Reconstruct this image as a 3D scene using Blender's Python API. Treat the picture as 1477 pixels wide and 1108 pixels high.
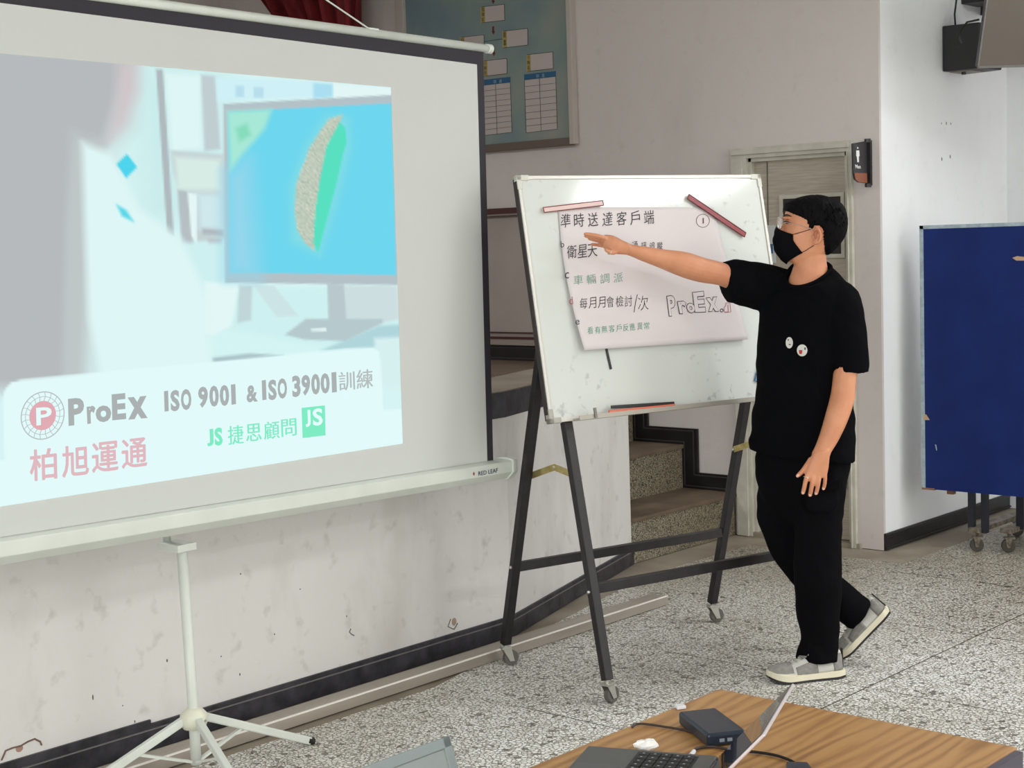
import bpy, bmesh, math, random
from mathutils import Vector as V, Matrix, noise as mnoise
random.seed(7)
sc = bpy.context.scene
for o in list(bpy.data.objects): bpy.data.objects.remove(o)
col = sc.collection
R_ = math.radians

# ------------------------------------------------------------------ camera
FPX, PITCH, ROLL, AZ, CAMH = 2267.7, .08943543, -.03228116, .7264970, 1.63
def ray(x, y):
    """direction of the photograph's pixel (1477 x 1108 frame) in the room's axes"""
    u = (x-738.5)/FPX; v = -(y-554)/FPX
    cr, sr, cp, sp = math.cos(ROLL), math.sin(ROLL), math.cos(PITCH), math.sin(PITCH)
    xx = u*cr-v*sr; uz = u*sr+v*cr
    yy = cp+uz*sp; zz = -sp+uz*cp
    ca, sa = math.cos(AZ), math.sin(AZ)
    return V((ca*xx-sa*yy, sa*xx+ca*yy, zz))
CAM = V((0, 0, CAMH))
def atz(x, y, z): d = ray(x, y); return CAM+d*((z-CAMH)/d.z)
def atx(x, y, X): d = ray(x, y); return CAM+d*(X/d.x)
def aty(x, y, Y): d = ray(x, y); return CAM+d*(Y/d.y)
def atd(x, y, D):
    d = ray(x, y); return CAM+d*(D/(d.x*-.66429+d.y*.74747))
def atp(x, y, p, n):
    d = ray(x, y); return CAM+d*((p-CAM).dot(n)/d.dot(n))
F = ray(738.5, 554); RT = (ray(739.5, 554)-F).normalized(); F.normalize(); UP = RT.cross(F)
cd = bpy.data.cameras.new('camera'); cam = bpy.data.objects.new('camera', cd); col.objects.link(cam)
cam.matrix_world = Matrix(((RT.x, UP.x, -F.x, 0), (RT.y, UP.y, -F.y, 0), (RT.z, UP.z, -F.z, CAMH), (0, 0, 0, 1)))
cd.sensor_width = 36; cd.lens = 36*FPX/1477; cd.clip_start = .05; cd.clip_end = 60
sc.camera = cam

# ------------------------------------------------------------------ world, lamps, exposure
w = bpy.data.worlds.new('world'); sc.world = w; w.use_nodes = True
w.node_tree.nodes['Background'].inputs[0].default_value = (.80, .84, .86, 1)
w.node_tree.nodes['Background'].inputs[1].default_value = .3
sc.view_settings.view_transform = 'Standard'; sc.view_settings.look = 'None'
sc.view_settings.exposure = 0; sc.view_settings.gamma = 1; sc.view_settings.use_curve_mapping = False
LAMPS = [(.45, 6.9, 82), (2.9, 5.0, 76), (.45, 3.6, 20), (2.9, 3.6, 20), (-1.9, 6.2, 28), (-6.6, 3.5, 66)]     # ceiling fittings; the stage one is added to brighten the back wall
for lx, ly, e in LAMPS:
    ld = bpy.data.lights.new('ceiling_and_fill_lamp', 'AREA'); ld.shape = 'RECTANGLE'; ld.size = .55; ld.size_y = 1.15
    ld.energy = e; ld.color = (.965, .99, 1)
    lo = bpy.data.objects.new('ceiling_and_fill_lamp', ld); col.objects.link(lo); lo.location = (lx, ly, 3.31)
for loc, rot, sx, sy, e in (((4.9, 5.6, 1.8), (0, math.pi/2, 0), 1.5, 5, 60), ((0, -2.8, 1.8), (math.pi/2, 0, 0), 5, 1.5, 212)):   # side window daylight, and an unseen fill added behind the camera
    ld = bpy.data.lights.new('window_and_fill_light', 'AREA'); ld.shape = 'RECTANGLE'; ld.size = sx; ld.size_y = sy; ld.energy = e; ld.color = (.955, .985, 1)
    lo = bpy.data.objects.new('window_and_fill_light', ld); col.objects.link(lo); lo.location = loc; lo.rotation_euler = rot

# ------------------------------------------------------------------ helpers
def lin(c):
    return tuple(((x/255)/12.92 if x/255 <= .04045 else ((x/255+.055)/1.055)**2.4) for x in c)
MATS = {}
def mat(name, rgb, rough=.6, metal=0, var=0, scale=8, bump=0, bscale=60, rgb2=None, spec=.5, coat=0, emit=None, stretch=None):
    """principled material: a colour, optional noise towards a second colour, optional fine relief"""
    if name in MATS: return MATS[name]
    m = bpy.data.materials.new(name); m.use_nodes = True; nt = m.node_tree; b = nt.nodes['Principled BSDF']
    c = lin(rgb)+(1,)
    b.inputs['Base Color'].default_value = c; b.inputs['Roughness'].default_value = rough
    b.inputs['Metallic'].default_value = metal; b.inputs['Specular IOR Level'].default_value = spec
    b.inputs['Coat Weight'].default_value = coat
    tc = nt.nodes.new('ShaderNodeTexCoord'); src = tc.outputs['Object']
    if stretch:
        mp = nt.nodes.new('ShaderNodeMapping'); mp.inputs['Scale'].default_value = stretch
        nt.links.new(src, mp.inputs['Vector']); src = mp.outputs['Vector']
    if var or rgb2:
        n = nt.nodes.new('ShaderNodeTexNoise'); n.inputs['Scale'].default_value = scale; n.inputs['Detail'].default_value = 5
        nt.links.new(src, n.inputs['Vector'])
        r = nt.nodes.new('ShaderNodeValToRGB'); r.color_ramp.elements[0].position = .35; r.color_ramp.elements[1].position = .68
        c2 = lin(rgb2)+(1,) if rgb2 else tuple(x*(1-var) for x in c[:3])+(1,)
        r.color_ramp.elements[0].color = c2; r.color_ramp.elements[1].color = c
        nt.links.new(n.outputs['Fac'], r.inputs['Fac']); nt.links.new(r.outputs['Color'], b.inputs['Base Color'])
    if bump:
        n2 = nt.nodes.new('ShaderNodeTexNoise'); n2.inputs['Scale'].default_value = bscale; n2.inputs['Detail'].default_value = 4
        nt.links.new(src, n2.inputs['Vector'])
        bp = nt.nodes.new('ShaderNodeBump'); bp.inputs['Strength'].default_value = bump; bp.inputs['Distance'].default_value = .01
        nt.links.new(n2.outputs['Fac'], bp.inputs['Height']); nt.links.new(bp.outputs['Normal'], b.inputs['Normal'])
    if emit:
        b.inputs['Emission Color'].default_value = lin(emit)+(1,); b.inputs['Emission Strength'].default_value = 1
    MATS[name] = m
    return m

def link(o, parent=None):
    col.objects.link(o)
    if parent is not None:
        o.parent = parent
    return o
def root(name, label, cat, loc=(0, 0, 0), rz=0, group=None, M=None):
    o = bpy.data.objects.new(name, None); o.empty_display_size = .05; link(o)
    if M is not None: o.matrix_world = M
    else: o.matrix_world = Matrix.Translation(V(loc)) @ Matrix.Rotation(rz, 4, 'Z')
    o['label'] = label; o['category'] = cat
    if group: o['group'] = group
    return o
def tag(o, label, cat, group=None):
    o['label'] = label; o['category'] = cat
    if group: o['group'] = group
    return o

class MB:
    """collects simple solids in one coordinate system and links them as one mesh object"""
    def __init__(s): s.v = []; s.f = []
    def add(s, vs, fs):
        n = len(s.v); s.v += [V(p) for p in vs]; s.f += [[i+n for i in f] for f in fs]; return s
    def box(s, a, b):
        (x0, y0, z0), (x1, y1, z1) = a, b
        x0, x1 = sorted((x0, x1)); y0, y1 = sorted((y0, y1)); z0, z1 = sorted((z0, z1))
        return s.add([(x0, y0, z0), (x1, y0, z0), (x1, y1, z0), (x0, y1, z0), (x0, y0, z1), (x1, y0, z1), (x1, y1, z1), (x0, y1, z1)],
                     [(0, 3, 2, 1), (4, 5, 6, 7), (0, 1, 5, 4), (1, 2, 6, 5), (2, 3, 7, 6), (3, 0, 4, 7)])
    def bar(s, p, q, wx, wy, up=(0, 0, 1)):
        """box beam from p to q, wx across, wy along up"""
        p, q = V(p), V(q); d = (q-p).normalized(); x = d.cross(V(up)).normalized(); y = x.cross(d)
        vs = []
        for c in (p, q):
            for a, b in ((-1, -1), (1, -1), (1, 1), (-1, 1)): vs.append(c+x*a*wx/2+y*b*wy/2)
        return s.add(vs, [(0, 1, 2, 3), (7, 6, 5, 4), (0, 4, 5, 1), (1, 5, 6, 2), (2, 6, 7, 3), (3, 7, 4, 0)])
    def prism(s, pts, n):
        """polygon pts extruded along vector n"""
        n = V(n); k = len(pts); pts = [V(p) for p in pts]
        return s.add(pts+[p+n for p in pts], [list(range(k))[::-1], list(range(k, 2*k))]+[(i, (i+1) % k, (i+1) % k+k, i+k) for i in range(k)])
    def tube(s, pts, r, seg=10, caps=True):
        pts = [V(p) for p in pts]; rs = r if isinstance(r, (list, tuple)) else [r]*len(pts)
        x = None; vs = []; n = len(pts)
        for i, p in enumerate(pts):
            d = (pts[min(i+1, n-1)]-pts[max(i-1, 0)]).normalized()
            if x is None: x = d.orthogonal().normalized()
            else: x = (x-d*x.dot(d)).normalized()
            y = d.cross(x)
            for k in range(seg):
                a = 2*math.pi*k/seg; vs.append(p+(x*math.cos(a)+y*math.sin(a))*rs[i])
        fs = [(i*seg+k, i*seg+(k+1) % seg, (i+1)*seg+(k+1) % seg, (i+1)*seg+k) for i in range(n-1) for k in range(seg)]
        if caps: fs += [list(range(seg))[::-1], list(range((n-1)*seg, n*seg))]
        return s.add(vs, fs)
    def rings(s, rr, caps=True):
        """skin a list of equal-length vertex rings"""
        k = len(rr[0]); vs = [p for r in rr for p in r]; n = len(rr)
        fs = [(i*k+j, i*k+(j+1) % k, (i+1)*k+(j+1) % k, (i+1)*k+j) for i in range(n-1) for j in range(k)]
        if caps: fs += [list(range(k))[::-1], list(range((n-1)*k, n*k))]
        return s.add(vs, fs)
    def ball(s, c, r, seg=16, n=10, M=None):
        c = V(c); r = r if isinstance(r, (tuple, list)) else (r, r, r); rr = []
        for i in range(n+1):
            t = math.pi*(i+.02)/(n+.04)
            ring = []
            for k in range(seg):
                a = 2*math.pi*k/seg
                q = V((math.sin(t)*math.cos(a)*r[0], math.sin(t)*math.sin(a)*r[1], -math.cos(t)*r[2]))
                ring.append(c+(M @ q if M else q))
            rr.append(ring)
        return s.rings(rr)
    def grid(s, fn, nu, nv):
        vs = [fn(i/nu, j/nv) for j in range(nv+1) for i in range(nu+1)]
        return s.add(vs, [(j*(nu+1)+i, j*(nu+1)+i+1, (j+1)*(nu+1)+i+1, (j+1)*(nu+1)+i) for j in range(nv) for i in range(nu)])
    def build(s, name, m, parent=None, smooth=False, bevel=0, world=False, kind=None, label=None, fix=True):
        """world=True: the vertices are in room coordinates and are carried into the parent's"""
        me = bpy.data.meshes.new(name); vs = s.v
        o = bpy.data.objects.new(name, me)
        if world and parent is not None:
            inv = PM(parent).inverted(); vs = [inv @ p for p in vs]
        # origin at the middle of the piece
        lo = V((min(p.x for p in vs), min(p.y for p in vs), min(p.z for p in vs))); hi = V((max(p.x for p in vs), max(p.y for p in vs), max(p.z for p in vs)))
        c = (lo+hi)/2
        me.from_pydata([p-c for p in vs], [], s.f)
        if fix:
            bm = bmesh.new(); bm.from_mesh(me); bmesh.ops.recalc_face_normals(bm, faces=bm.faces); bm.to_mesh(me); bm.free()
        o.location = c
        if isinstance(m, (list, tuple)):
            for q in m: me.materials.append(q)
        else: me.materials.append(m)
        if smooth:
            for p in me.polygons: p.use_smooth = True
        if bevel:
            md = o.modifiers.new('bevel', 'BEVEL'); md.width = bevel; md.segments = 2; md.limit_method = 'ANGLE'
        if kind: o['kind'] = kind
        if label: o['label'] = label
        return link(o, parent)
def PM(o):
    """world matrix of an object from its own and its parents' local matrices"""
    M = o.matrix_basis.copy()
    while o.parent is not None:
        o = o.parent; M = o.matrix_basis @ M
    return M
def copy_tree(o, parent=None):
    c = o.copy(); col.objects.link(c); c.parent = parent
    for ch in list(o.children): copy_tree(ch, c)
    return c

def text_mesh(body, bold=0, ch=None):
    """flat letters from Blender's own font, normalised to a width of 1; returns verts (x 0..1, y 0..h), faces, h"""
    c = bpy.data.curves.new('t', 'FONT'); c.body = body; c.offset = bold; c.resolution_u = 3
    t = bpy.data.objects.new('t', c); me = bpy.data.meshes.new_from_object(t)
    vs = [v.co.copy() for v in me.vertices]; fs = [list(p.vertices) for p in me.polygons]
    bpy.data.objects.remove(t); bpy.data.curves.remove(c); bpy.data.meshes.remove(me)
    x0 = min(v.x for v in vs); x1 = max(v.x for v in vs); y0 = min(v.y for v in vs); y1 = max(v.y for v in vs)
    vs = [((v.x-x0)/(x1-x0), (v.y-y0)/(y1-y0)) for v in vs]
    return vs, fs
def put_text(mb, body, fn, bold=0):
    """fn maps (x 0..1, y 0..1) of the text's box to a 3D point"""
    vs, fs = text_mesh(body, bold); mb.add([fn(x, y) for x, y in vs], fs)
def quadmap(tl, tr, br, bl, g):
    """box coordinates -> photo pixel inside a quad -> g(pixel)"""
    def fn(x, y):
        px = (bl[0]*(1-x)+br[0]*x)*(1-y)+(tl[0]*(1-x)+tr[0]*x)*y
        py = (bl[1]*(1-x)+br[1]*x)*(1-y)+(tl[1]*(1-x)+tr[1]*x)*y
        return g(px, py)
    return fn

# ------------------------------------------------------------------ materials of the room
def wall_mat(name, rgb, smudge, amt=.5):
    m = mat(name, rgb, .75, bump=.12, bscale=35); nt = m.node_tree; b = nt.nodes['Principled BSDF']
    tc = nt.nodes.new('ShaderNodeTexCoord')
    n1 = nt.nodes.new('ShaderNodeTexNoise'); n1.inputs['Scale'].default_value = 2.2; n1.inputs['Detail'].default_value = 6; n1.inputs['Roughness'].default_value = .62
    n2 = nt.nodes.new('ShaderNodeTexNoise'); n2.inputs['Scale'].default_value = 13; n2.inputs['Detail'].default_value = 4
    mp = nt.nodes.new('ShaderNodeMapping'); mp.inputs['Scale'].default_value = (1, 1, .45)
    nt.links.new(tc.outputs['Object'], mp.inputs['Vector'])
    nt.links.new(mp.outputs['Vector'], n1.inputs['Vector']); nt.links.new(tc.outputs['Object'], n2.inputs['Vector'])
    r1 = nt.nodes.new('ShaderNodeValToRGB'); r1.color_ramp.elements[0].position = .52; r1.color_ramp.elements[1].position = .8
    r2 = nt.nodes.new('ShaderNodeValToRGB'); r2.color_ramp.elements[0].position = .6; r2.color_ramp.elements[1].position = .78
    nt.links.new(n1.outputs['Fac'], r1.inputs['Fac']); nt.links.new(n2.outputs['Fac'], r2.inputs['Fac'])
    ad = nt.nodes.new('ShaderNodeMath'); ad.operation = 'ADD'; ad.use_clamp = True
    nt.links.new(r1.outputs['Color'], ad.inputs[0]); nt.links.new(r2.outputs['Color'], ad.inputs[1])
    ml = nt.nodes.new('ShaderNodeMath'); ml.operation = 'MULTIPLY'; ml.inputs[1].default_value = amt
    nt.links.new(ad.outputs[0], ml.inputs[0])
    mx = nt.nodes.new('ShaderNodeMixRGB'); mx.inputs[1].default_value = lin(rgb)+(1,); mx.inputs[2].default_value = lin(smudge)+(1,)
    nt.links.new(ml.outputs[0], mx.inputs[0]); nt.links.new(mx.outputs[0], b.inputs['Base Color'])
    return m
def terrazzo(name, light, mid, dark, scale=95):
    m = mat(name, light, .42, spec=.4); nt = m.node_tree; b = nt.nodes['Principled BSDF']
    tc = nt.nodes.new('ShaderNodeTexCoord')
    nw = nt.nodes.new('ShaderNodeTexNoise'); nw.inputs['Scale'].default_value = 60; nw.inputs['Detail'].default_value = 2
    mixv = nt.nodes.new('ShaderNodeMixRGB'); mixv.inputs[0].default_value = .018
    geo = nt.nodes.new('ShaderNodeNewGeometry')
    nt.links.new(geo.outputs['Position'], nw.inputs['Vector'])
    nt.links.new(geo.outputs['Position'], mixv.inputs[1]); nt.links.new(nw.outputs['Color'], mixv.inputs[2])
    vo = nt.nodes.new('ShaderNodeTexVoronoi'); vo.feature = 'DISTANCE_TO_EDGE'; vo.inputs['Scale'].default_value = scale
    vc = nt.nodes.new('ShaderNodeTexVoronoi'); vc.inputs['Scale'].default_value = scale
    nt.links.new(mixv.outputs[0], vo.inputs['Vector']); nt.links.new(mixv.outputs[0], vc.inputs['Vector'])
    r = nt.nodes.new('ShaderNodeValToRGB'); e = r.color_ramp.elements
    e[0].position = .04; e[0].color = lin(dark)+(1,); e[1].position = .17; e[1].color = (1, 1, 1, 1)
    nt.links.new(vo.outputs['Distance'], r.inputs['Fac'])
    r2 = nt.nodes.new('ShaderNodeValToRGB'); r2.color_ramp.interpolation = 'CONSTANT'; e = r2.color_ramp.elements
    e[0].color = lin(mid)+(1,); e[1].position = .2; e[1].color = lin(light)+(1,)
    q = e.new(.965); q.color = lin(dark)+(1,)
    sp = nt.nodes.new('ShaderNodeSeparateColor'); nt.links.new(vc.outputs['Color'], sp.inputs['Color']); nt.links.new(sp.outputs[0], r2.inputs['Fac'])
    mx = nt.nodes.new('ShaderNodeMixRGB'); mx.blend_type = 'MULTIPLY'; mx.inputs[0].default_value = 1
    nt.links.new(r.outputs['Color'], mx.inputs[1]); nt.links.new(r2.outputs['Color'], mx.inputs[2])
    nd = nt.nodes.new('ShaderNodeTexNoise'); nd.inputs['Scale'].default_value = 1.6; nd.inputs['Detail'].default_value = 5
    nt.links.new(geo.outputs['Position'], nd.inputs['Vector'])
    rd = nt.nodes.new('ShaderNodeValToRGB'); e = rd.color_ramp.elements
    e[0].position = .3; e[0].color = (.74, .71, .66, 1); e[1].position = .65; e[1].color = (1, 1, 1, 1)
    nt.links.new(nd.outputs['Fac'], rd.inputs['Fac'])
    mx2 = nt.nodes.new('ShaderNodeMixRGB'); mx2.blend_type = 'MULTIPLY'; mx2.inputs[0].default_value = .8
    nt.links.new(mx.outputs[0], mx2.inputs[1]); nt.links.new(rd.outputs['Color'], mx2.inputs[2])
    # surface turns darker and browner towards the far end
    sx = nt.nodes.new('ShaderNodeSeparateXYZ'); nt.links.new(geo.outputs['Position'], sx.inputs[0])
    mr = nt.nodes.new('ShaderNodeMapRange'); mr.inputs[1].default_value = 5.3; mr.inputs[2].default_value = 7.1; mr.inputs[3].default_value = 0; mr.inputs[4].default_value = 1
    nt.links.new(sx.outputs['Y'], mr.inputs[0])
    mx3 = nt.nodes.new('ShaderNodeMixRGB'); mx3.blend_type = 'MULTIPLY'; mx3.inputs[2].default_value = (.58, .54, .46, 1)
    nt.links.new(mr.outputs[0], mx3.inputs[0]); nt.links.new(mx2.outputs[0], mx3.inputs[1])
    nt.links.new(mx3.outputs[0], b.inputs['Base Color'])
    return m
M_wall = wall_mat('wall_paint', (214, 209, 202), (186, 180, 172), .35)
M_wallback = wall_mat('back_wall_paint', (212, 204, 200), (188, 180, 175), .35)
M_right = wall_mat('bright_wall_paint', (244, 245, 246), (230, 230, 229), .4)
M_stage = wall_mat('stage_wall_paint', (229, 226, 222), (176, 169, 160), .5)
M_ceil = mat('ceiling_paint', (235, 234, 230), .9)
M_black = mat('black_tile_trim', (34, 32, 34), .3, rgb2=(22, 20, 22), scale=9, bump=.1)
M_blackdirty = mat('worn_black_trim', (66, 64, 70), .45, rgb2=(34, 33, 38), scale=14, bump=.25, bscale=40)
M_cement = mat('dusty_cement', (168, 158, 142), .7, rgb2=(138, 126, 110), scale=3, bump=.1)
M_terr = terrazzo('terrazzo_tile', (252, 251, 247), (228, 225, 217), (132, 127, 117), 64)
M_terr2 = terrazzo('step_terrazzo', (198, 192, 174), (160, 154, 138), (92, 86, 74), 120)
M_step = mat('worn_step_cement', (118, 100, 82), .65, rgb2=(94, 79, 64), scale=5, bump=.1)
M_grout = mat('dark_joint', (84, 77, 68), .8)
M_white = mat('white_enamel', (222, 227, 218), .38, rgb2=(214, 219, 210), scale=6)
M_steel = mat('zinc_steel', (190, 188, 180), .35, .8)
M_blkmetal = mat('black_square_tube', (22, 20, 22), .42, rgb2=(36, 32, 33), scale=22, bump=.05)
M_brass = mat('brass_plated_steel', (206, 192, 132), .35, .7, rgb2=(178, 158, 96), scale=30)
M_alu = mat('aluminium', (196, 192, 182), .35, .75)
M_rubber = mat('black_rubber', (26, 25, 25), .6)
M_wheel = mat('grey_wheel', (96, 92, 86), .5)
# ================================================================== the room
YB, XR, ZC = 7.18, -3.87, 3.45       # back (door) wall, right-hand white wall, ceiling
def struct(o): o['kind'] = 'structure'; return o
fl = struct(MB().box((-9.2, -3, -.12), (5, 9, -.004)).build('floor', M_cement))
struct(MB().box((-3.64, -2.2, -.0041), (4.4, 8.55, -.0008)).build('trim_7', M_grout))
# terrazzo slabs, 0.9 m, laid on the room's axes; a cement band is left along the walls
def clip(poly, a, b, c):
    out = []
    for i in range(len(poly)):
        p, q = poly[i], poly[(i+1) % len(poly)]
        fp, fq = a*p[0]+b*p[1]-c, a*q[0]+b*q[1]-c
        if fp >= 0: out.append(p)
        if fp*fq < 0:
            t = fp/(fp-fq); out.append((p[0]+(q[0]-p[0])*t, p[1]+(q[1]-p[1])*t))
    return out
g = .0038
for i in range(-1, 9):
    for j in range(-7, 6):
        x0, y0 = -3.642+.9*i, 4.05+.9*j
        P = [(x0+g, y0+g), (x0+.9-g, y0+g), (x0+.9-g, y0+.9-g), (x0+g, y0+.9-g)]
        if x0 < -3.7:
            P = clip(P, 0, -1, -6.94)                     # dusty band in front of the door wall
            P = clip(P, 1, 0, -4.53) if P else P
            P = (clip(P, 1, .48/1.9, -4.03+.48/1.9*4.05) if y0 > 4 else clip(P, 1, 0, -4.03)) if P else P
        if x0 > -3.7 and y0 > 6.6: P = clip(P, 1, 0, -3.64)
        P = clip(P, 0, -1, -8.6) if P else P
        if len(P) < 3: continue
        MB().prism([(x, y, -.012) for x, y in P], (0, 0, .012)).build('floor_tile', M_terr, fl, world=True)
# walls
IX0, IX1, IZ = -4.646, -4.047, 2.038       # clear opening of the door
wb = MB()
wb.box((-9.2, YB, 0), (IX0, YB+.16, ZC)); wb.box((IX1, YB, 0), (XR, YB+.02, ZC)); wb.box((IX1, YB+.02, 0), (XR-.12, YB+.16, ZC)); wb.box((IX0, YB, IZ), (IX1, YB+.16, ZC))
struct(wb.build('wall_back', M_wallback))
struct(MB().box((XR-.12, YB+.02, 0), (XR, 8.67, ZC)).build('wall_right', M_right))
struct(MB().box((XR-.12, 8.67, 0), (5, 8.8, ZC)).build('wall_far', M_right))
struct(MB().box((-9.3, -3, 0), (-9.2, 9, ZC)).build('wall_left', M_wallback))
struct(MB().box((-9.3, -3.1, 0), (5, -3, ZC)).build('wall_front', M_wall))
struct(MB().box((5, -3.1, 0), (5.1, 9, ZC)).build('wall_side', M_wall))
struct(MB().box((-9.3, -3.1, ZC), (5.1, 9, ZC+.1)).build('ceiling', M_ceil))

# door with its white frame, timber-look leaf, notice, little window and vent
M_frame = mat('door_frame_white', (206, 203, 190), .5, rgb2=(190, 186, 172), scale=12)
M_leaf = mat('greige_timber_leaf', (190, 182, 166), .5, rgb2=(170, 160, 144), scale=6, stretch=(1.2, 1, 22), bump=.05)
fr = MB()
for (a, b) in (((-4.747, 0), (IX0, IZ)), ((IX1, 0), (-4.017, IZ))):
    fr.box((a[0], YB-.022, 0), (b[0], YB, b[1])); fr.box((a[0]+.012, YB-.034, 0), (b[0]-.02, YB-.02, b[1]))
fr.box((-4.747, YB-.022, IZ), (-4.017, YB, 2.094)); fr.box((-4.735, YB-.034, IZ+.02), (-4.03, YB-.02, 2.082))
fr.box((IX0-.001, YB, 0), (IX0+.02, YB+.1, IZ)); fr.box((IX1-.02, YB, 0), (IX1+.001, YB+.1, IZ)); fr.box((IX0, YB, IZ-.02), (IX1, YB+.1, IZ))
struct(fr.build('trim_1', M_frame, bevel=.004))
dr = MB().box((IX0+.02, YB+.03, .028), (IX1-.02, YB+.07, IZ-.02)).build('door_1', M_leaf); struct(dr)
MB().box((-4.548, YB+.026, .2), (-4.543, YB+.031, IZ-.02)).build('groove', mat('groove_shadow', (110, 102, 90), .8), dr, world=True)
wn = MB(); x0, x1, z0, z1 = -4.47, -4.085, 1.50, 1.835
for a, b in (((x0, z0), (x1, z0+.02)), ((x0, z1-.02), (x1, z1)), ((x0, z0+.02), (x0+.02, z1-.02)), ((x1-.02, z0+.02), (x1, z1-.02))):
    wn.box((a[0], YB+.02, a[1]), (b[0], YB+.03, b[1]))
wn.build('window_rim', M_frame, dr, world=True)
MB().box((x0+.02, YB+.026, z0+.02), (x1-.02, YB+.031, z1-.02)).build('window_pane', mat('dark_pane', (58, 54, 50), .15), dr, world=True)
vt = MB()
for k in range(7): vt.box((-4.26, YB+.018, .30+k*.02), (-4.09, YB+.03, .311+k*.02))
vt.build('vent_louvre', mat('vent_grey', (168, 164, 154), .6), dr, world=True)
nt_ = MB().box((-4.60, YB+.024, 1.48), (-4.50, YB+.0305, 1.68)).build('notice', mat('notice_paper', (205, 208, 208), .6), dr, world=True)
MB().box((-4.585, YB+.022, 1.53), (-4.515, YB+.0245, 1.58)).build('notice_print', mat('notice_blue', (60, 92, 140), .6), nt_, world=True)
MB().tube([(-4.60, YB+.03, 1.0), (-4.60, YB-.02, 1.0), (-4.53, YB-.022, 1.0)], .009).build('door_handle', M_steel, dr, world=True, smooth=True)
struct(MB().box((IX0-.05, YB-.02, -.004), (IX1+.05, YB+.16, .022)).build('trim_2', M_cement))   # threshold

# skirtings
bs = MB()
bs.box((XR, YB+.0, 0), (XR+.012, 8.67, .088)); bs.box((XR+.012, YB, .068), (XR+.017, 8.67, .083)); bs.box((XR+.012, YB, .008), (XR+.02, 8.67, .016))
struct(bs.build('baseboard_right', M_black, bevel=.002))
ZS = .915                                                 # stage floor
def skirt_path():
    pts = [(-9.2, ZS), (-5.79, ZS), (-5.79, .70), (-5.447, .70), (-5.447, .475), (-5.105, .475), (-5.105, .23), (-4.76, .23)]
    t = .092
    top = [(-4.76, .23+t), (-5.105+t+.01, .23+t), (-5.105+t+.01, .475+t), (-5.447+t+.01, .475+t), (-5.447+t+.01, .70+t), (-5.79+t+.01, .70+t), (-5.79+t+.01, ZS+t), (-9.2, ZS+t)]
    return pts+top
struct(MB().prism([(x, YB-.016, z) for x, z in skirt_path()], (0, .016, 0)).build('baseboard_back', M_black))
sk2 = MB()
for z in (.014, .078):
    P = [(-4.76, .23), (-5.105, .23), (-5.105, .475), (-5.447, .475), (-5.447, .70), (-5.79, .70), (-5.79, ZS), (-9.2, ZS)]
    Q = [(x+(z if 0 < i < 7 else 0), zz+z) for i, (x, zz) in enumerate(P)]
    for p, q in zip(Q, Q[1:]): sk2.bar((p[0], YB-.018, p[1]), (q[0], YB-.018, q[1]), .006, .006, (0, 1, 0))
struct(sk2.build('trim_3', mat('black_bead', (60, 58, 60), .3)))

# stage block: long front, slanted corner wall with its black coping, four terrazzo steps
C0, C1 = (-4.30, 4.79), (-4.758, 6.22)
dx, dy = C1[0]-C0[0], C1[1]-C0[1]; L = math.hypot(dx, dy); tx, ty = dx/L, dy/L; nx, ny = ty, -tx   # n points to the room
wl = MB()
wl.prism([(C0[0], -3, 0), (C0[0], C0[1], 0), (C1[0], C1[1], 0), (C1[0]-.32, C1[1]-.10, 0), (C0[0]-.34, C0[1]-.05, 0), (C0[0]-.34, -3, 0)], (0, 0, .916))
struct(wl.build('wall_stage', M_stage))
cp = MB(); e = .004
cp.prism([(C0[0]+e, -3, .916), (C0[0]+e, C0[1], .916), (C1[0]+e, C1[1]+e, .916), (C1[0]-.32, C1[1]-.10, .916), (C0[0]-.34, C0[1]-.05, .916), (C0[0]-.34, -3, .916)], (0, 0, .104))
struct(cp.build('trim_4', M_blackdirty, bevel=.003))
ct = MB().prism([(C0[0]-.004, -3, 1.0201), (C0[0]-.004, C0[1], 1.0201), (C1[0]-.004, C1[1]-.002, 1.0201), (C1[0]-.31, C1[1]-.10, 1.0201), (C0[0]-.33, C0[1]-.05, 1.0201), (C0[0]-.33, -3, 1.0201)], (0, 0, .004))
struct(ct.build('trim_5', mat('coping_top', (150, 138, 126), .6, rgb2=(128, 116, 104), scale=4)))
struct(MB().box((-9.2, -3, 0), (-5.79, YB-.001, ZS)).build('floor_stage', mat('stage_floor', (122, 104, 88), .5, rgb2=(104, 88, 74), scale=3)))
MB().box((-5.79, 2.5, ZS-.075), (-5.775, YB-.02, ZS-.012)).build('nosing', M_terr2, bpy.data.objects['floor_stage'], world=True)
stairs = root('staircase', 'terrazzo steps climbing to the stage between slanted white wall and door', 'stairs', (-5.2, 6.8, 0))
xs = [-4.758, -5.105, -5.447, -5.79]; zs = [0, .23, .475, .70, ZS]
for k in range(3):
    y0 = 6.22-.10*0-.02 if k == 0 else 5.6
    a, b = xs[k], xs[k+1]
    ys = C1[1]+(.0 if k == 0 else -.30)
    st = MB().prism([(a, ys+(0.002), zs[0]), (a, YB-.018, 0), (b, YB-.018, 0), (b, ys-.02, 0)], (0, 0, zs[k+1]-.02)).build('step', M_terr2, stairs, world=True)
    MB().prism([(a+.012, ys+.002, zs[k+1]-.02), (a+.012, YB-.018, zs[k+1]-.02), (b, YB-.018, zs[k+1]-.02), (b, ys-.02, zs[k+1]-.02)], (0, 0, .02)).build('tread', M_step, st, world=True)
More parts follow.
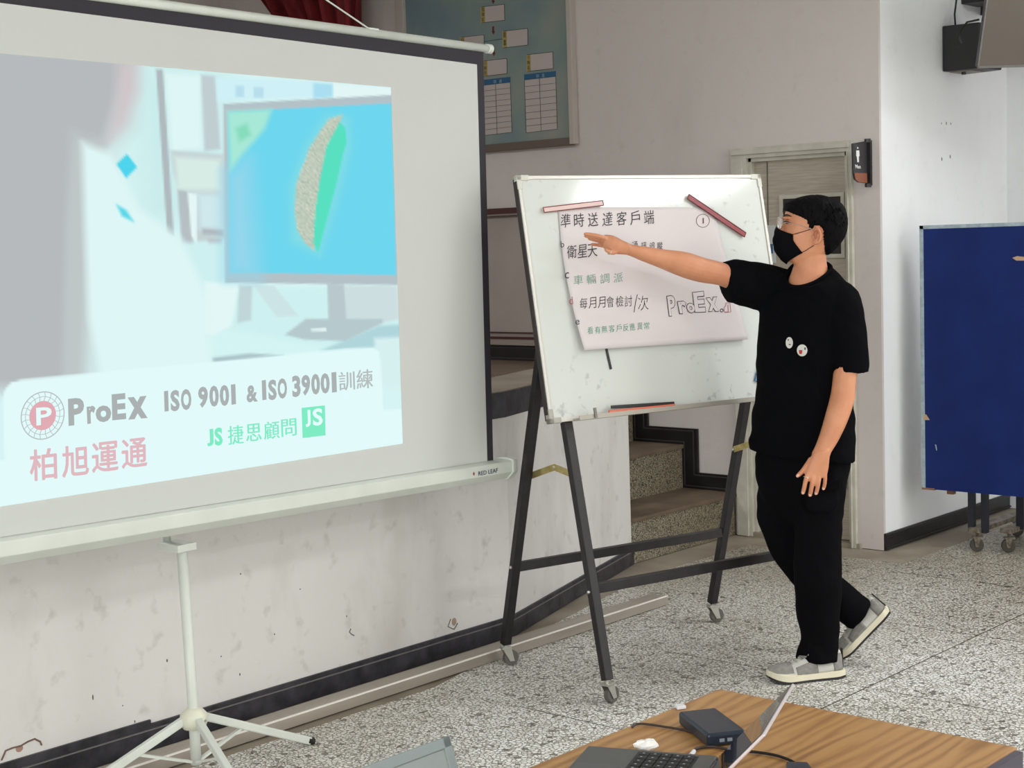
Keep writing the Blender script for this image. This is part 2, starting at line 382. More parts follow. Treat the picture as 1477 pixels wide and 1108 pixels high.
# stage skirting in black tile, with a chipped bead above
sb = MB(); T = .012
sb.prism([(C0[0], -3, 0), (C0[0]+T, -3, 0), (C0[0]+T, C0[1]+.004, 0), (C1[0]+nx*T, C1[1]+ny*T, 0), (C1[0], C1[1], 0), C0+(0,)], (0, 0, .066))
sb.prism([(C0[0], -3, .07), (C0[0]+T*.8, -3, .07), (C0[0]+T*.8, C0[1]+.004, .07), (C1[0]+nx*T*.8, C1[1]+ny*T*.8, .07), (C1[0], C1[1], .07), C0+(.07,)], (0, 0, .016))
sb.box((C0[0], -3, .086), (C0[0]+.009, 2.98, .1))
struct(sb.build('baseboard_stage', M_blackdirty))
bd = MB(); bd.bar((C0[0]+.013, -3, .068), (C0[0]+.013, C0[1], .068), .004, .004); bd.bar((C0[0]+.013, C0[1], .068), (C1[0]+nx*.013, C1[1]+ny*.013, .068), .004, .004)
struct(bd.build('trim_6', mat('grey_bead', (120, 116, 114), .5)))

# ================================================================== things on the walls
# honour-board style notice in its white frame
Y0 = YB-.03
po = root('notice_board', 'large blue-green framed chart with white boxes, arrows and tables on back wall', 'notice board', (-6.47, YB, 2.19))
PX0, PX1, PZ0, PZ1 = -7.16, -5.80, 2.19, 3.40
M_pf = mat('board_frame', (186, 178, 170), .5)
f_ = MB(); f_.box((PX0-.07, YB-.045, PZ0), (PX0-.0, YB, PZ1)); f_.box((PX1-.035, YB-.045, PZ0), (PX1+.0, YB, PZ1)); f_.box((PX0, YB-.045, PZ1-.035), (PX1, YB, PZ1))
f_.build('frame', M_pf, po, world=True, bevel=.003)
MB().box((PX0, YB-.04, PZ0-.004), (PX1-.03, YB, PZ0+.04)).build('lower_rail', mat('rail_brown', (104, 90, 80), .6), po, world=True)
mp_ = mat('chart_print', (112, 138, 146), .35, rgb2=(150, 148, 138), scale=1.6)
e = mp_.node_tree.nodes['Color Ramp'].color_ramp.elements
e[0].position = .3; e[0].color = lin((104, 128, 142))+(1,); e[1].position = .7; e[1].color = lin((158, 154, 144))+(1,)
q = e.new(.5); q.color = lin((128, 146, 142))+(1,)
MB().box((PX0, YB-.02, PZ0+.03), (PX1-.03, YB-.004, PZ1-.03)).build('chart', mp_, po, world=True)
YP = YB-.0215
gp = lambda x, y: aty(x, y, YP)
gp2 = lambda x, y: aty(x, y, YP-.0015)
M_box = mat('chart_box_white', (190, 180, 176), .6); M_tab = mat('chart_tab_yellow', (176, 160, 96), .6); M_ink = mat('chart_ink', (44, 40, 36), .7)
M_hdr = mat('chart_header_blue', (38, 92, 132), .6); M_arr = mat('chart_arrow_red', (104, 36, 40), .6); M_htx = mat('chart_header_text', (150, 176, 190), .6)
def pq(mb, a, b, c, d, g=gp, t=.0012):
    P = [g(*p) for p in (a, b, c, d)]; mb.prism(P, (0, t, 0))
def poster_box(x0, y0, w, h, txt):
    s = -.115*w
    m1 = MB(); pq(m1, (x0+5, y0-.6), (x0+w, y0+s), (x0+w+.5, y0+s+h), (x0+5.5, y0+h-.6)); b = m1.build('name_box', M_box, po, world=True)
    m2 = MB(); pq(m2, (x0-1.5, y0), (x0+5, y0-.6), (x0+5.5, y0+h-.6), (x0-1, y0+h)); m2.build('tab', M_tab, b if False else po, world=True)
    m3 = MB()
    for k, c in enumerate(txt):
        n = len(txt); hh = (h-1)/n
        put_text(m3, c, quadmap((x0-.2, y0+.7+k*hh), (x0+4, y0+.3+k*hh), (x0+4.2, y0+.2+(k+.85)*hh), (x0, y0+.6+(k+.85)*hh), gp2))
    m3.build('lettering', M_ink, po, world=True)
    m4 = MB()
    for a, c in (((x0, y0), (x0+w, y0+s)), ((x0+w, y0+s), (x0+w+.5, y0+s+h)), ((x0+.5, y0+h), (x0+w+.5, y0+s+h))):
        m4.tube([gp2(*a), gp2(*c)], .0012, 5)
    m4.build('outline', M_ink, po, world=True)
poster_box(694.5, 10, 33, 23, '指揮官'); poster_box(665, 54, 33, 23, '組員'); poster_box(726, 45, 35, 24, '幹事'); poster_box(698, 88, 33, 22, '小隊長'); poster_box(760.5, 79, 37, 24, '小隊長')
for (x, y) in ((711, -4), (711.3, 40), (712, 71)):
    MB().prism([gp(x-1.2, y-2), gp(x+1.2, y-2), gp(x+1.2, y+5), gp(x+2.6, y+5), gp(x+.4, y+10), gp(x-2.2, y+5), gp(x-1.2, y+5)], (0, .0012, 0)).build('arrow', M_arr, po, world=True)
MB().tube([gp2(698, 60), gp2(725, 56)], .0013, 5).build('link_line', M_ink, po, world=True)
for (xa, ya, wd, hh, rows) in ((695, 116.5, 41, 79, 9), (756.5, 108.5, 45, 83, 8)):
    s = -.115*wd
    m1 = MB(); pq(m1, (xa, ya), (xa+wd, ya+s), (xa+wd+2, ya+s+hh), (xa+3, ya+hh)); m1.build('table_sheet', M_box, po, world=True)
    m2 = MB(); P = [gp2(xa-.5, ya-1), gp2(xa+wd, ya+s-1), gp2(xa+wd, ya+s+7), gp2(xa-.3, ya+7)]; m2.prism(P, (0, .001, 0)); m2.build('table_header', M_hdr, po, world=True)
    gp3 = lambda x, y: aty(x, y, YP-.003)
    m3 = MB(); put_text(m3, '隊', quadmap((xa+17, ya-1.2), (xa+21, ya-1.6), (xa+21, ya+3.8), (xa+17, ya+4.2), gp3)); m3.build('header_lettering', M_htx, po, world=True); m3 = MB(); put_text(m3, '員', quadmap((xa+25, ya-1.8), (xa+29, ya-2.2), (xa+29, ya+3.2), (xa+25, ya+3.6), gp3)); m3.build('header_lettering', M_htx, po, world=True)
    m4 = MB()
    for k in range(rows+1):
        yy = ya+7+(hh-7)*k/rows; o_ = 3*(k/rows)
        m4.tube([gp2(xa+o_, yy), gp2(xa+wd+o_*.7, yy+s)], .001, 4)
    for fx in (0, .48, 1): m4.tube([gp2(xa+wd*fx, ya+7+s*fx), gp2(xa+wd*fx+2.4, ya+hh+s*fx)], .001, 4)
    m4.build('ruled_lines', M_ink, po, world=True)

# framed grey panel with dark red rails low on the stage's back wall
gb = root('wall_panel', 'plain grey panel with dark red top and bottom rails behind the stage', 'panel', (-6.6, YB, 1.05))
M_red = mat('dark_red_rail', (70, 34, 32), .45); M_lip = mat('panel_lip', (150, 138, 130), .5)
MB().box((-8.4, YB-.02, 1.09), (-5.72, YB-.002, 1.80)).build('panel', mat('panel_grey', (172, 162, 154), .5, rgb2=(158, 149, 142), scale=2), gb, world=True)
m = MB(); m.box((-8.4, YB-.045, 1.808), (-5.70, YB, 1.842)); m.box((-8.4, YB-.045, 1.792), (-5.70, YB-.002, 1.797)); m.box((-8.4, YB-.04, 1.048), (-5.70, YB, 1.062)); m.box((-8.4, YB-.045, 1.085), (-5.70, YB-.002, 1.09))
m.build('rail', M_red, gb, world=True)
m = MB(); m.box((-8.4, YB-.038, 1.797), (-5.70, YB-.002, 1.808)); m.box((-8.4, YB-.05, 1.012), (-5.70, YB-.002, 1.022)); m.box((-8.4, YB-.034, 1.022), (-5.70, YB-.002, 1.086))
m.build('rail_lip', M_lip, gb, world=True)

# red curtain gathered on the stage
M_cur = mat('red_curtain', (128, 22, 26), .8, rgb2=(92, 12, 18), scale=3, stretch=(8, 8, .6))
def cur(u, v):
    zz = 3.44-v*.52; xl = -8.34+.75*max(0, v-.12)*.6; xr = -7.30-.04*v
    x = xl+(xr-xl)*u; y = 6.9+.05*math.sin(u*34+v*.8)+.02*math.sin(u*81)
    return V((x, y, zz))
cb = MB().grid(cur, 150, 14)
co = cb.build('curtain', M_cur, smooth=True, fix=False); tag(co, 'dark red pleated curtain hanging over the stage above the projection screen', 'curtain')
co.modifiers.new('thick', 'SOLIDIFY').thickness = .006
MB().tube([(-9, 6.9, 3.43), (-7.2, 6.9, 3.43)], .012).build('curtain_rod', M_steel, co, world=True)

# restroom sign: flag plate on a rail beside the door
sg = root('restroom_sign', 'black and copper restroom flag sign with white man figure beside the door', 'sign', (-3.93, YB, 1.97))
XS = -3.925
sgp = lambda x, y: atx(x, y, XS)
P = [sgp(1229.5, 207), sgp(1250, 203.5), sgp(1250.5, 264.5), sgp(1238, 263), sgp(1233, 259), sgp(1231, 251)]
MB().prism(P, (-.006, 0, 0)).build('plate', mat('sign_black', (44, 42, 46), .3), sg, world=True)
P = [sgp(1232, 249.5), sgp(1250, 250), sgp(1250.5, 264), sgp(1238, 262.6), sgp(1233.6, 258.6)]
MB().prism([p+V((.0022, 0, 0)) for p in P], (-.003, 0, 0)).build('copper_band', mat('sign_copper', (160, 98, 74), .4, .4), sg, world=True)
MB().box((XS-.014, YB-.02, 1.86), (XS+.014, YB, 2.085)).build('bracket', M_black, sg, world=True)
for za in (2.075, 1.852): MB().tube([(XS, YB-.02, za), (XS, YB-.02, za+.018)], .016, 14).build('bracket_cap', M_black, sg, world=True)
MB().bar(sgp(1229.5, 207), sgp(1231, 250), .004, .012).build('plate_edge', M_black, sg, world=True)
XS2 = XS+.002; s2 = lambda x, y: atx(x, y, XS2)
m = MB(); m.ball(s2(1237, 213.6), .0045, 10, 8)
m.prism([s2(1235, 217), s2(1239.2, 217), s2(1239.6, 225), s2(1238.6, 226), s2(1238.8, 234), s2(1236.4, 234), s2(1235.8, 226), s2(1234.8, 225)], (.001, 0, 0))
m.build('man_figure', mat('sign_white', (240, 240, 238), .5), sg, world=True)
m = MB(); put_text(m, 'Men', quadmap((1233.6, 237.4), (1241.3, 237.8), (1241.6, 243.4), (1233.9, 243), s2), .02); m.build('lettering', MATS['sign_white'], sg, world=True)

# loudspeaker on the white wall and the television in front of it
sp = root('loudspeaker', 'black wall loudspeaker beside the television on the white right wall', 'speaker', (XR, 7.95, 2.45))
mb = MB(); z0, z1 = 2.462, 2.70
mb.prism([(XR+.003, 7.87, z0), (XR+.20, 7.89, z0+.0), (XR+.23, 8.10, z0), (XR+.003, 8.14, z0)], (0, 0, z1-z0))
mb.build('cabinet', mat('speaker_black', (24, 24, 26), .45, bump=.1), sp, world=True, bevel=.006)
MB().box((XR+.03, 7.90, z0-.006), (XR+.15, 8.05, z0+.002)).build('base_plate', mat('speaker_plate', (120, 112, 104), .5), sp, world=True)
MB().tube([(XR+.09, 7.94, z0-.02), (XR+.09, 7.94, z0)], .012, 12).build('knob', M_black, sp, world=True)
MB().tube([(XR+.05, 7.93, z1-.01), (XR+.045, 7.93, z1+.06), (XR+.07, 7.92, z1+.2), (XR+.07, 7.92, 2.98)], .005, 8).build('cable', M_rubber, sp, world=True, smooth=True)
bx = tag(MB().box((XR+.001, 8.10, atx(1381, 5, XR).z), (XR+.30, 8.30, 2.98)).build('wall_bracket_box', mat('bracket_black', (26, 26, 28), .5), bevel=.004), 'black box bracket on the white wall above the loudspeaker', 'bracket')
# television
a = atd(1409.5, 98.5, 7.55); fx = V((.7475, .6643, 0)); tv_n = V((.6643, -.7475, 0))
fx = (fx+V((.0, .06, 0))).normalized(); n0 = fx.cross(V((0, 0, 1)))          # towards the room
tilt = R_(24); upv = V((0, 0, 1))*math.cos(tilt)+n0*math.sin(tilt); nn = fx.cross(upv)
Mtv = Matrix(((fx.x, upv.x, nn.x, a.x), (fx.y, upv.y, nn.y, a.y), (fx.z, upv.z, nn.z, a.z), (0, 0, 0, 1)))
tv = root('television', 'flat television tilted down from the top right corner of the room', 'television', M=Mtv)
MB().box((0, 0, -.035), (1.12, .64, -.003)).build('casing', mat('tv_casing', (30, 30, 33), .35), tv, bevel=.004)
m = MB(); m.box((0, 0, -.003), (1.12, .012, .003)); m.box((0, .63, -.003), (1.12, .64, .003)); m.box((0, 0, -.003), (.007, .64, .003)); m.box((1.113, 0, -.003), (1.12, .64, .003))
m.build('bezel', mat('tv_bezel', (120, 118, 116), .3, .3), tv)
MB().box((.007, .012, -.002), (1.113, .63, .0005)).build('screen', mat('tv_screen', (84, 74, 66), .12, spec=.8, coat=.5), tv)  # brown base colour carries the room's reflection in the dark screen
m = MB(); m.box((.06, .0, -.16), (.20, .03, -.035)); m.box((.40, .15, -.12), (.72, .5, -.035)); m.build('mount_plate', mat('tv_mount', (28, 28, 30), .5), tv)
m = MB(); m.bar(Mtv @ V((.56, .33, -.1)), (XR+.02, 8.35, 2.82), .05, .05); m.build('mount_arm', MATS['tv_mount'], tv, world=True)
MB().tube([Mtv @ V((-.004, .22, -.05)), Mtv @ V((-.05, .2, -.08)), Mtv @ V((-.07, .13, -.12)), Mtv @ V((-.04, .08, -.15))], .005, 8).build('cable', M_rubber, tv, world=True, smooth=True)

# holes left in the white wall by old screws
for k, (x, y, s) in enumerate(((1358, 178, 1.3), (1365, 178, 2.2), (1371.5, 178.5, 1.6), (1358.5, 229.5, 2.5), (1370.5, 226, 2.4))):
    p = atx(x, y, XR); r = .0033*s/1.5
    o = MB().ball(p, (.0015, r, r*1.9), 10, 6).build('screw_hole', mat('hole_dark', (84, 76, 66), .9), bpy.data.objects['wall_right'], world=True)
for (x, y, w_, h_) in ((134, 1006, 2, 7), (177, 1018, 1.6, 2), (194.5, 1041, 1.6, 4), (241, 953, 2.3, 4.5), (179, 826, 0, 0), (347, 828, 2, 2.5), (396, 915, 2, 2.5), (346, 973, 2, 4), (433, 850, 2, 2), (500, 889, 2, 2.5), (56, 1094, 1.5, 5), (319, 947, 2, 2)):
    if not w_: continue
    p = atx(x, y, C0[0]); MB().ball(p, (.0015, w_*.0013, h_*.0013), 8, 6).build('chip', mat('chip_dark', (92, 84, 76), .9), bpy.data.objects['wall_stage'], world=True)
def scratch(pts, r, m):
    MB().tube([atx(x, y, C0[0]+.0005) for x, y in pts], r, 6).build('chip', m, bpy.data.objects['wall_stage'], world=True)
scratch([(506, 907), (504, 912), (507, 915), (511, 917)], .002, MATS['chip_dark'])
scratch([(2, 1097), (8, 1083), (18, 1079), (30, 1076), (40, 1070), (50, 1066), (58, 1070), (60, 1075)], .003, mat('chip_brown', (120, 96, 84), .9))
MB().ball(atx(28, 1080, C0[0]), (.0015, .013, .011), 8, 6).build('chip', mat('chip_rust', (176, 140, 124), .9), bpy.data.objects['wall_stage'], world=True)
MB().ball(atx(655, 897, C0[0]), (.0015, .014, .016), 8, 6).build('chip', mat('chip_beige', (170, 150, 132), .9), bpy.data.objects['wall_stage'], world=True)
scratch([(650, 893), (646, 904), (655, 908), (660, 899)], .002, MATS['chip_dark'])

# long aluminium channel lying on the floor along the stage
be = root('metal_channel', 'long brushed metal channel lying on the floor along the stage front', 'channel', (-4.14, 3.0, 0))
BX = -4.083
m = MB(); m.box((BX-.095, -1.2, .002), (BX, 5.595, .04)); m.build('rail', mat('channel_metal', (186, 176, 164), .4, .35, rgb2=(160, 150, 138), scale=3, stretch=(3, .3, 3)), be, world=True, bevel=.002)
m = MB(); m.bar((BX-.003, -1.2, .0415), (BX-.003, 5.595, .0415), .009, .004); m.build('bright_edge', mat('channel_edge', (252, 246, 238), .35), be, world=True)
# ================================================================== projection screen
PN = V((1, .05, 0)).normalized(); PP = V((-3.9, 4.24, 1)); gs = lambda x, y, o=0.0: atp(x, y, PP+PN*o, PN)
ps = root('projection_screen', 'white tripod projection screen with black border showing a slide', 'projection screen', (-3.86, 2.86, 0))
# the frame left of the picture is continued along the screen's own edges
BRp, TRp = gs(703, 665), gs(688, 93); BLv, TLv = gs(0, 775), gs(0, 4)
dB = (BLv-BRp); dT = (TLv-TRp); k = (2.96)/dB.length
BLp = BRp+dB*k; TLp = TRp+dT*(2.96/dT.length)
M_sheet = mat('screen_fabric', (208, 210, 206), .85)
def sheet_pt(u, v, off=0):
    a = BLp+(BRp-BLp)*u; b = TLp+(TRp-TLp)*u; return a+(b-a)*v+PN*off
sh = MB(); sh.prism([BLp, BRp, TRp, TLp], -PN*.002); sh.build('sheet', M_sheet, ps, world=True)
M_bord = mat('screen_border', (48, 45, 52), .8)
xr = V((TRp-TLp).normalized()); BR2 = gs(711.5, 664); TR2 = gs(697, 73)
bd = MB()
bd.prism([BRp, BR2, TR2, TRp], -PN*.002)
TLo = TLp+(TR2-TRp)-xr*((TR2-TRp).dot(xr)); bd.prism([TLp, TRp, TR2, TLo], -PN*.002)
bd.prism([BLp, TLp, TLo-xr*.03, BLp-xr*.03], -PN*.002)
bd.build('border', M_bord, ps, world=True)
# case: six-sided metal housing along the bottom
hr = (BRp-BLp).normalized(); hu = PN.cross(hr)
if hu.z < 0: hu = -hu
cen = gs(702, 679)
c1_ = cen+hr*((gs(731, 674)-cen).dot(hr)); c0_ = c1_-hr*2.98
def hexring(c, s=1.0):
    pr = [(.036, .028), (.036, -.012), (.012, -.038), (-.03, -.038), (-.05, -.012), (-.05, .02), (-.03, .034), (.012, .034)]
    return [c+PN*(a*s)+hu*(b*s) for a, b in pr]
MB().rings([hexring(c0_), hexring(c1_)]).build('case', M_white, ps, world=True, bevel=.002)
for c, s in ((c1_, 1), (c0_, -1)):
    MB().rings([hexring(c-hr*.012*s, 1.14), hexring(c+hr*.014*s, 1.14), hexring(c+hr*.02*s, .98)]).build('end_cap', M_white, ps, world=True, bevel=.002)
for a, b in ((.03, .026), (.0, -.038)): MB().ball(c1_+PN*a+hu*b+hr*.016, .004, 8, 6).build('screw', M_steel, ps, world=True)
gh = lambda x, y: atp(x, y, cen+PN*.0372, PN)
m = MB(); put_text(m, 'RED LEAF', quadmap((690, 680.5), (718, 675.2), (718.3, 681.2), (690.3, 686.6), gh), .012); m.build('brand_lettering', mat('case_ink', (46, 52, 84), .5), ps, world=True)
m = MB(); P = []
c = gh(683.5, 683.5); r1 = hr*.0075; r2 = hu*.0085
for k2 in range(10):
    rr = 1 if k2 % 2 == 0 else .42; aa = math.pi/2+k2*math.pi/5; P.append(c+r1*math.cos(aa)*rr+r2*math.sin(aa)*rr)
m.prism(P, PN*.0006); m.build('red_star', mat('case_red', (178, 52, 52), .5), ps, world=True)
# top bar, clip, cord
tb1 = gs(704, 70.5); tbd = (gs(300, 16)-tb1).normalized(); tb0 = tb1+tbd*3.0
MB().tube([tb0, tb1], .0145, 14).build('top_bar', M_white, ps, world=True, smooth=True)
MB().tube([tb1-tbd*-.01, tb1-tbd*.014], .0175, 16).build('bar_cap', M_white, ps, world=True)
clp = gs(538, 43.5)
MB().bar(clp+tbd*.025, clp-tbd*.02, .02, .012).build('cord_clip', M_white, ps, world=True, bevel=.002)
pole_x, pole_y = -3.93, 2.865
MB().tube([gs(533, 42, .005), V((pole_x, pole_y, 2.74)), tb1+tbd*2.15+V((0, 0, .01))], .0028, 6).build('cord', M_white, ps, world=True)
MB().tube([(pole_x+.03, pole_y, .06), (pole_x+.03, pole_y, .21), (pole_x+.012, pole_y+.001, .74)], .0165, 16).build('pole', M_white, ps, world=True, smooth=True)
MB().tube([(pole_x-.06, pole_y, .74), (pole_x-.06, pole_y, 2.76)], .012, 12).build('upper_pole', M_white, ps, world=True, smooth=True)
hubc = V((pole_x+.03, pole_y, .205))
m = MB(); m.box((pole_x-.07, pole_y-.03, .725), (pole_x+.035, pole_y+.04, .748)); m.build('case_bracket', M_white, ps, world=True, bevel=.002)
m = MB(); m.rings([[hubc+V((math.cos(t*math.pi/9)*r, math.sin(t*math.pi/9)*r, z)) for t in range(18)] for r, z in ((.02, -.035), (.034, -.03), (.042, -.012), (.042, .012), (.03, .026), (.02, .034))]); m.build('hub', mat('cream_plastic', (226, 226, 206), .45), ps, world=True, smooth=True)
feet = [V((-3.90, 3.325, .012)), V((-4.02, 2.42, .012)), V((-3.44, 2.74, .012))]
for ft in feet:
    d = (ft-hubc); s = hubc+V((d.x, d.y, 0)).normalized()*.03
    lg = MB().bar(s, ft, .022, .026).build('leg', M_white, ps, world=True, bevel=.004)
    e2 = (ft-s).normalized(); MB().tube([ft-e2*.012, ft+e2*.014], .014, 10).build('foot', M_rubber, lg, world=True)
    MB().bar(s+(ft-s)*.38, V((hubc.x, hubc.y, .065)), .013, .008).build('brace', M_white, ps, world=True)
for a in (-.018, .012): MB().ball(hubc+V((.042, a, -.004)), .0035, 8, 6).build('rivet', M_steel, ps, world=True)

# projected slide: soft picture as a fine vertex-coloured surface, lit lettering above it
def poly_in(P, x, y, soft):
    """signed-distance based coverage 0..1 of polygon P at pixel (x, y), soft = blur width"""
    d = 1e9; inside = False; n = len(P)
    for i in range(n):
        x1, y1 = P[i]; x2, y2 = P[(i+1) % n]
        ex, ey = x2-x1, y2-y1; t = max(0, min(1, ((x-x1)*ex+(y-y1)*ey)/(ex*ex+ey*ey)))
        dd = (x-x1-ex*t)**2+(y-y1-ey*t)**2
        if dd < d: d = dd
        if (y1 > y) != (y2 > y) and x < (x2-x1)*(y-y1)/(y2-y1)+x1: inside = not inside
    d = math.sqrt(d); d = d if inside else -d
    return max(0, min(1, d/soft+.5))
EASTP = [(490, 176), (471, 211), (462, 258), (455, 302), (452, 350), (459, 364), (468, 330), (477, 296), (486, 262), (495, 222), (500, 205), (498, 185)]
WESTP = [(495, 165), (475, 171), (463, 187), (455, 200), (445, 215), (440, 232), (434, 245), (427, 267), (425, 302), (428, 330), (439, 350), (453, 362), (456, 302), (462, 258), (472, 211), (490, 177)]
LAYERS = [  # colour as it shows on the sheet, edge softness, polygon (photo pixels)
 ((214, 244, 243), 2, [(-60, 60), (600, 60), (600, 760), (-60, 760)]),
 ((203, 236, 236), 60, [(190, 90), (330, 90), (330, 320), (200, 330)]),
 ((222, 246, 245), 10, [(238, 106), (290, 108), (292, 215), (247, 220)]),
 ((192, 206, 210), 5, [(290, 108), (311, 110), (318, 215), (295, 218)]),
 ((206, 240, 246), 5, [(311, 112), (480, 118), (480, 138), (313, 146)]),
 ((170, 222, 240), 4, [(452, 120), (480, 122), (480, 140), (452, 142)]),
 ((184, 222, 236), 3, [(340, 124), (352, 124), (352, 140), (340, 140)]), ((184, 222, 236), 3, [(366, 126), (380, 126), (380, 141), (366, 141)]),
 ((226, 246, 246), 3, [(481, 121), (564, 127), (564, 138), (481, 142)]),
 ((196, 210, 212), 6, [(246, 217), (322, 223), (324, 345), (284, 350), (250, 250)]),
 ((216, 236, 230), 10, [(252, 226), (318, 230), (320, 275), (256, 275)]),
 ((206, 232, 236), 12, [(285, 280), (320, 280), (322, 330), (288, 330)]),
 ((182, 192, 196), 4, [(256, 274), (270, 276), (282, 372), (262, 352)]),
 ((228, 246, 246), 3, [(271, 278), (284, 280), (284, 352), (276, 340)]),
 ((176, 186, 192), 4, [(292, 330), (322, 332), (322, 340), (292, 338)]), ((184, 192, 198), 4, [(300, 345), (320, 345), (320, 362), (300, 364)]),
 ((206, 240, 240), 8, [(262, 350), (325, 350), (330, 415), (600, 415), (600, 520), (300, 560), (250, 400)]),
 ((212, 244, 243), 10, [(300, 470), (470, 500), (560, 505), (560, 560), (300, 560)]),
 ((226, 247, 246), 5, [(296, 406), (345, 412), (334, 470), (306, 484), (286, 480)]),
 ((192, 214, 216), 4, [(345, 412), (364, 412), (362, 462), (342, 466)]),
 ((205, 228, 230), 3, [(364, 410), (395, 412), (430, 455), (400, 458)]),
 ((176, 214, 220), 5, [(462, 506), (546, 470), (578, 468), (578, 490), (540, 500), (520, 515)]),
 ((214, 240, 240), 6, [(540, 488), (580, 486), (580, 560), (545, 560)]),
 ((205, 222, 224), 4, [(488, 412), (572, 412), (575, 460), (535, 470), (488, 460)]),
 ((184, 200, 204), 3, [(472, 410), (496, 410), (500, 466), (474, 468)]),
 ((182, 202, 206), 3, [(411, 483), (441, 460), (552, 460), (552, 466), (498, 492), (440, 490)]),
 ((224, 240, 240), 2, [(449, 474), (471, 473), (471, 478), (449, 478)]),
 ((172, 196, 200), 3, [(306, 516), (360, 510), (410, 512), (400, 520), (306, 522)]),
 ((176, 186, 190), 2.5, [(225, 100), (235, 100), (251, 341), (241, 336)]),
 ((180, 194, 200), 2.5, [(322, 150), (566, 137), (574, 411), (325, 408)]),
 ((110, 214, 238), 2, [(328, 161), (564, 149), (571, 397), (331, 393)]),
 ((150, 214, 236), 40, [(326, 250), (360, 230), (372, 398), (328, 398)]),
 ((168, 232, 214), 9, [(328, 161), (392, 158), (382, 185), (366, 205), (350, 222), (332, 246)]),
 ((136, 220, 190), 8, [(340, 185), (356, 178), (362, 195), (345, 205)]),
 ((130, 220, 230), 16, [(490, 166), (504, 172), (506, 215), (494, 262), (484, 300), (470, 345), (462, 370), (420, 350), (418, 270), (440, 210), (470, 166)]),
 ((190, 202, 186), 2.5, WESTP), ((88, 224, 192), 2.5, EASTP),
 # the person seen from behind
 ((200, 212, 213), 45, [(-60, 60), (200, 80), (190, 180), (160, 215), (150, 300), (130, 560), (-60, 560)]),
 ((182, 186, 189), 26, [(-60, 60), (190, 84), (172, 150), (150, 205), (112, 215), (104, 330), (100, 560), (-60, 560)]),
 ((190, 198, 198), 20, [(104, 190), (150, 205), (130, 300), (118, 560), (92, 560), (98, 320)]),
 ((208, 198, 201), 24, [(172, 90), (197, 92), (198, 130), (180, 180), (160, 200), (168, 140)]),
 ((222, 246, 245), 14, [(118, 205), (160, 222), (200, 300), (262, 345), (296, 420), (308, 560), (150, 560), (128, 460), (122, 330)]),
 ((78, 212, 236), 3, [(183, 222), (198, 241), (182, 257), (168, 237)]), ((92, 216, 232), 5, [(168, 295), (182, 303), (193, 320), (176, 312)]),
]
BANNER = [((226, 250, 250), 2, [(4, 575), (7, 562), (16, 552), (30, 548), (160, 536), (500, 503), (536, 501), (546, 506), (549, 520), (553, 592), (600, 588), (600, 800), (-80, 800), (-80, 672), (7, 664)])]
def slide_colour(x, y):
    c = [0, 0, 0]
    for col_, soft, P in LAYERS+BANNER:
        a = poly_in(P, x, y, soft)
        if a > 0: c = [c[i]*(1-a)+col_[i]*a for i in range(3)]
    return c
def top_y(x): return 77+(126-77)*x/564
def bot_y(x): return 731+(640-731)*x/581
NU, NV = 220, 200
X0, X1T, X1B = -38, 564, 581
pv = []; pc = []
boxes = [(min(p[0] for p in P)-s, min(p[1] for p in P)-s, max(p[0] for p in P)+s, max(p[1] for p in P)+s) for _, s, P in LAYERS+BANNER]
ALL = LAYERS+BANNER
def fast_colour(x, y):
    c = (214, 244, 243)
    for (col_, soft, P), b in zip(ALL, boxes):
        if b[0] < x < b[2] and b[1] < y < b[3]:
            a = poly_in(P, x, y, soft)
            if a > 0: c = (c[0]*(1-a)+col_[0]*a, c[1]*(1-a)+col_[1]*a, c[2]*(1-a)+col_[2]*a)
    return c
for j in range(NV+1):
    v = j/NV
    for i in range(NU+1):
        u = i/NU; xe = X1T+(X1B-X1T)*v; x = X0+(xe-X0)*u
        y = top_y(x)*(1-v)+bot_y(x)*v
        pv.append(gs(x, y, .0008)); c = fast_colour(min(x, xe-1), y)
        if 425 < x < 500 and 160 < y < 366 and poly_in(WESTP, x, y, 2) > .6:
            q = mnoise.noise(V((x*.32, y*.5, 0))); c = (c[0]+q*34, c[1]+q*22, c[2]+q*20)
        pc.append(c)
pic = MB(); pic.v = pv; pic.f = [(j*(NU+1)+i, j*(NU+1)+i+1, (j+1)*(NU+1)+i+1, (j+1)*(NU+1)+i) for j in range(NV) for i in range(NU)]
def glow(c):
    l = lin([min(255, max(0, x)) for x in c]); return l
mg = bpy.data.materials.new('projected_slide'); mg.use_nodes = True
b = mg.node_tree.nodes['Principled BSDF']; b.inputs['Base Color'].default_value = (0, 0, 0, 1); b.inputs['Specular IOR Level'].default_value = 0; b.inputs['Roughness'].default_value = .9
at = mg.node_tree.nodes.new('ShaderNodeVertexColor'); at.layer_name = 'light'
mg.node_tree.links.new(at.outputs['Color'], b.inputs['Emission Color']); b.inputs['Emission Strength'].default_value = 1
po_ = pic.build('projected_picture', mg, ps, world=True, fix=False)
ca = po_.data.color_attributes.new('light', 'FLOAT_COLOR', 'POINT')
for i, c in enumerate(pc): ca.data[i].color = glow(c)+(1,)
def lit(name, c):
    m = bpy.data.materials.new(name); m.use_nodes = True; b = m.node_tree.nodes['Principled BSDF']
    b.inputs['Base Color'].default_value = (0, 0, 0, 1); b.inputs['Specular IOR Level'].default_value = 0; b.inputs['Roughness'].default_value = .9
    b.inputs['Emission Color'].default_value = glow(c)+(1,); b.inputs['Emission Strength'].default_value = 1
    return m
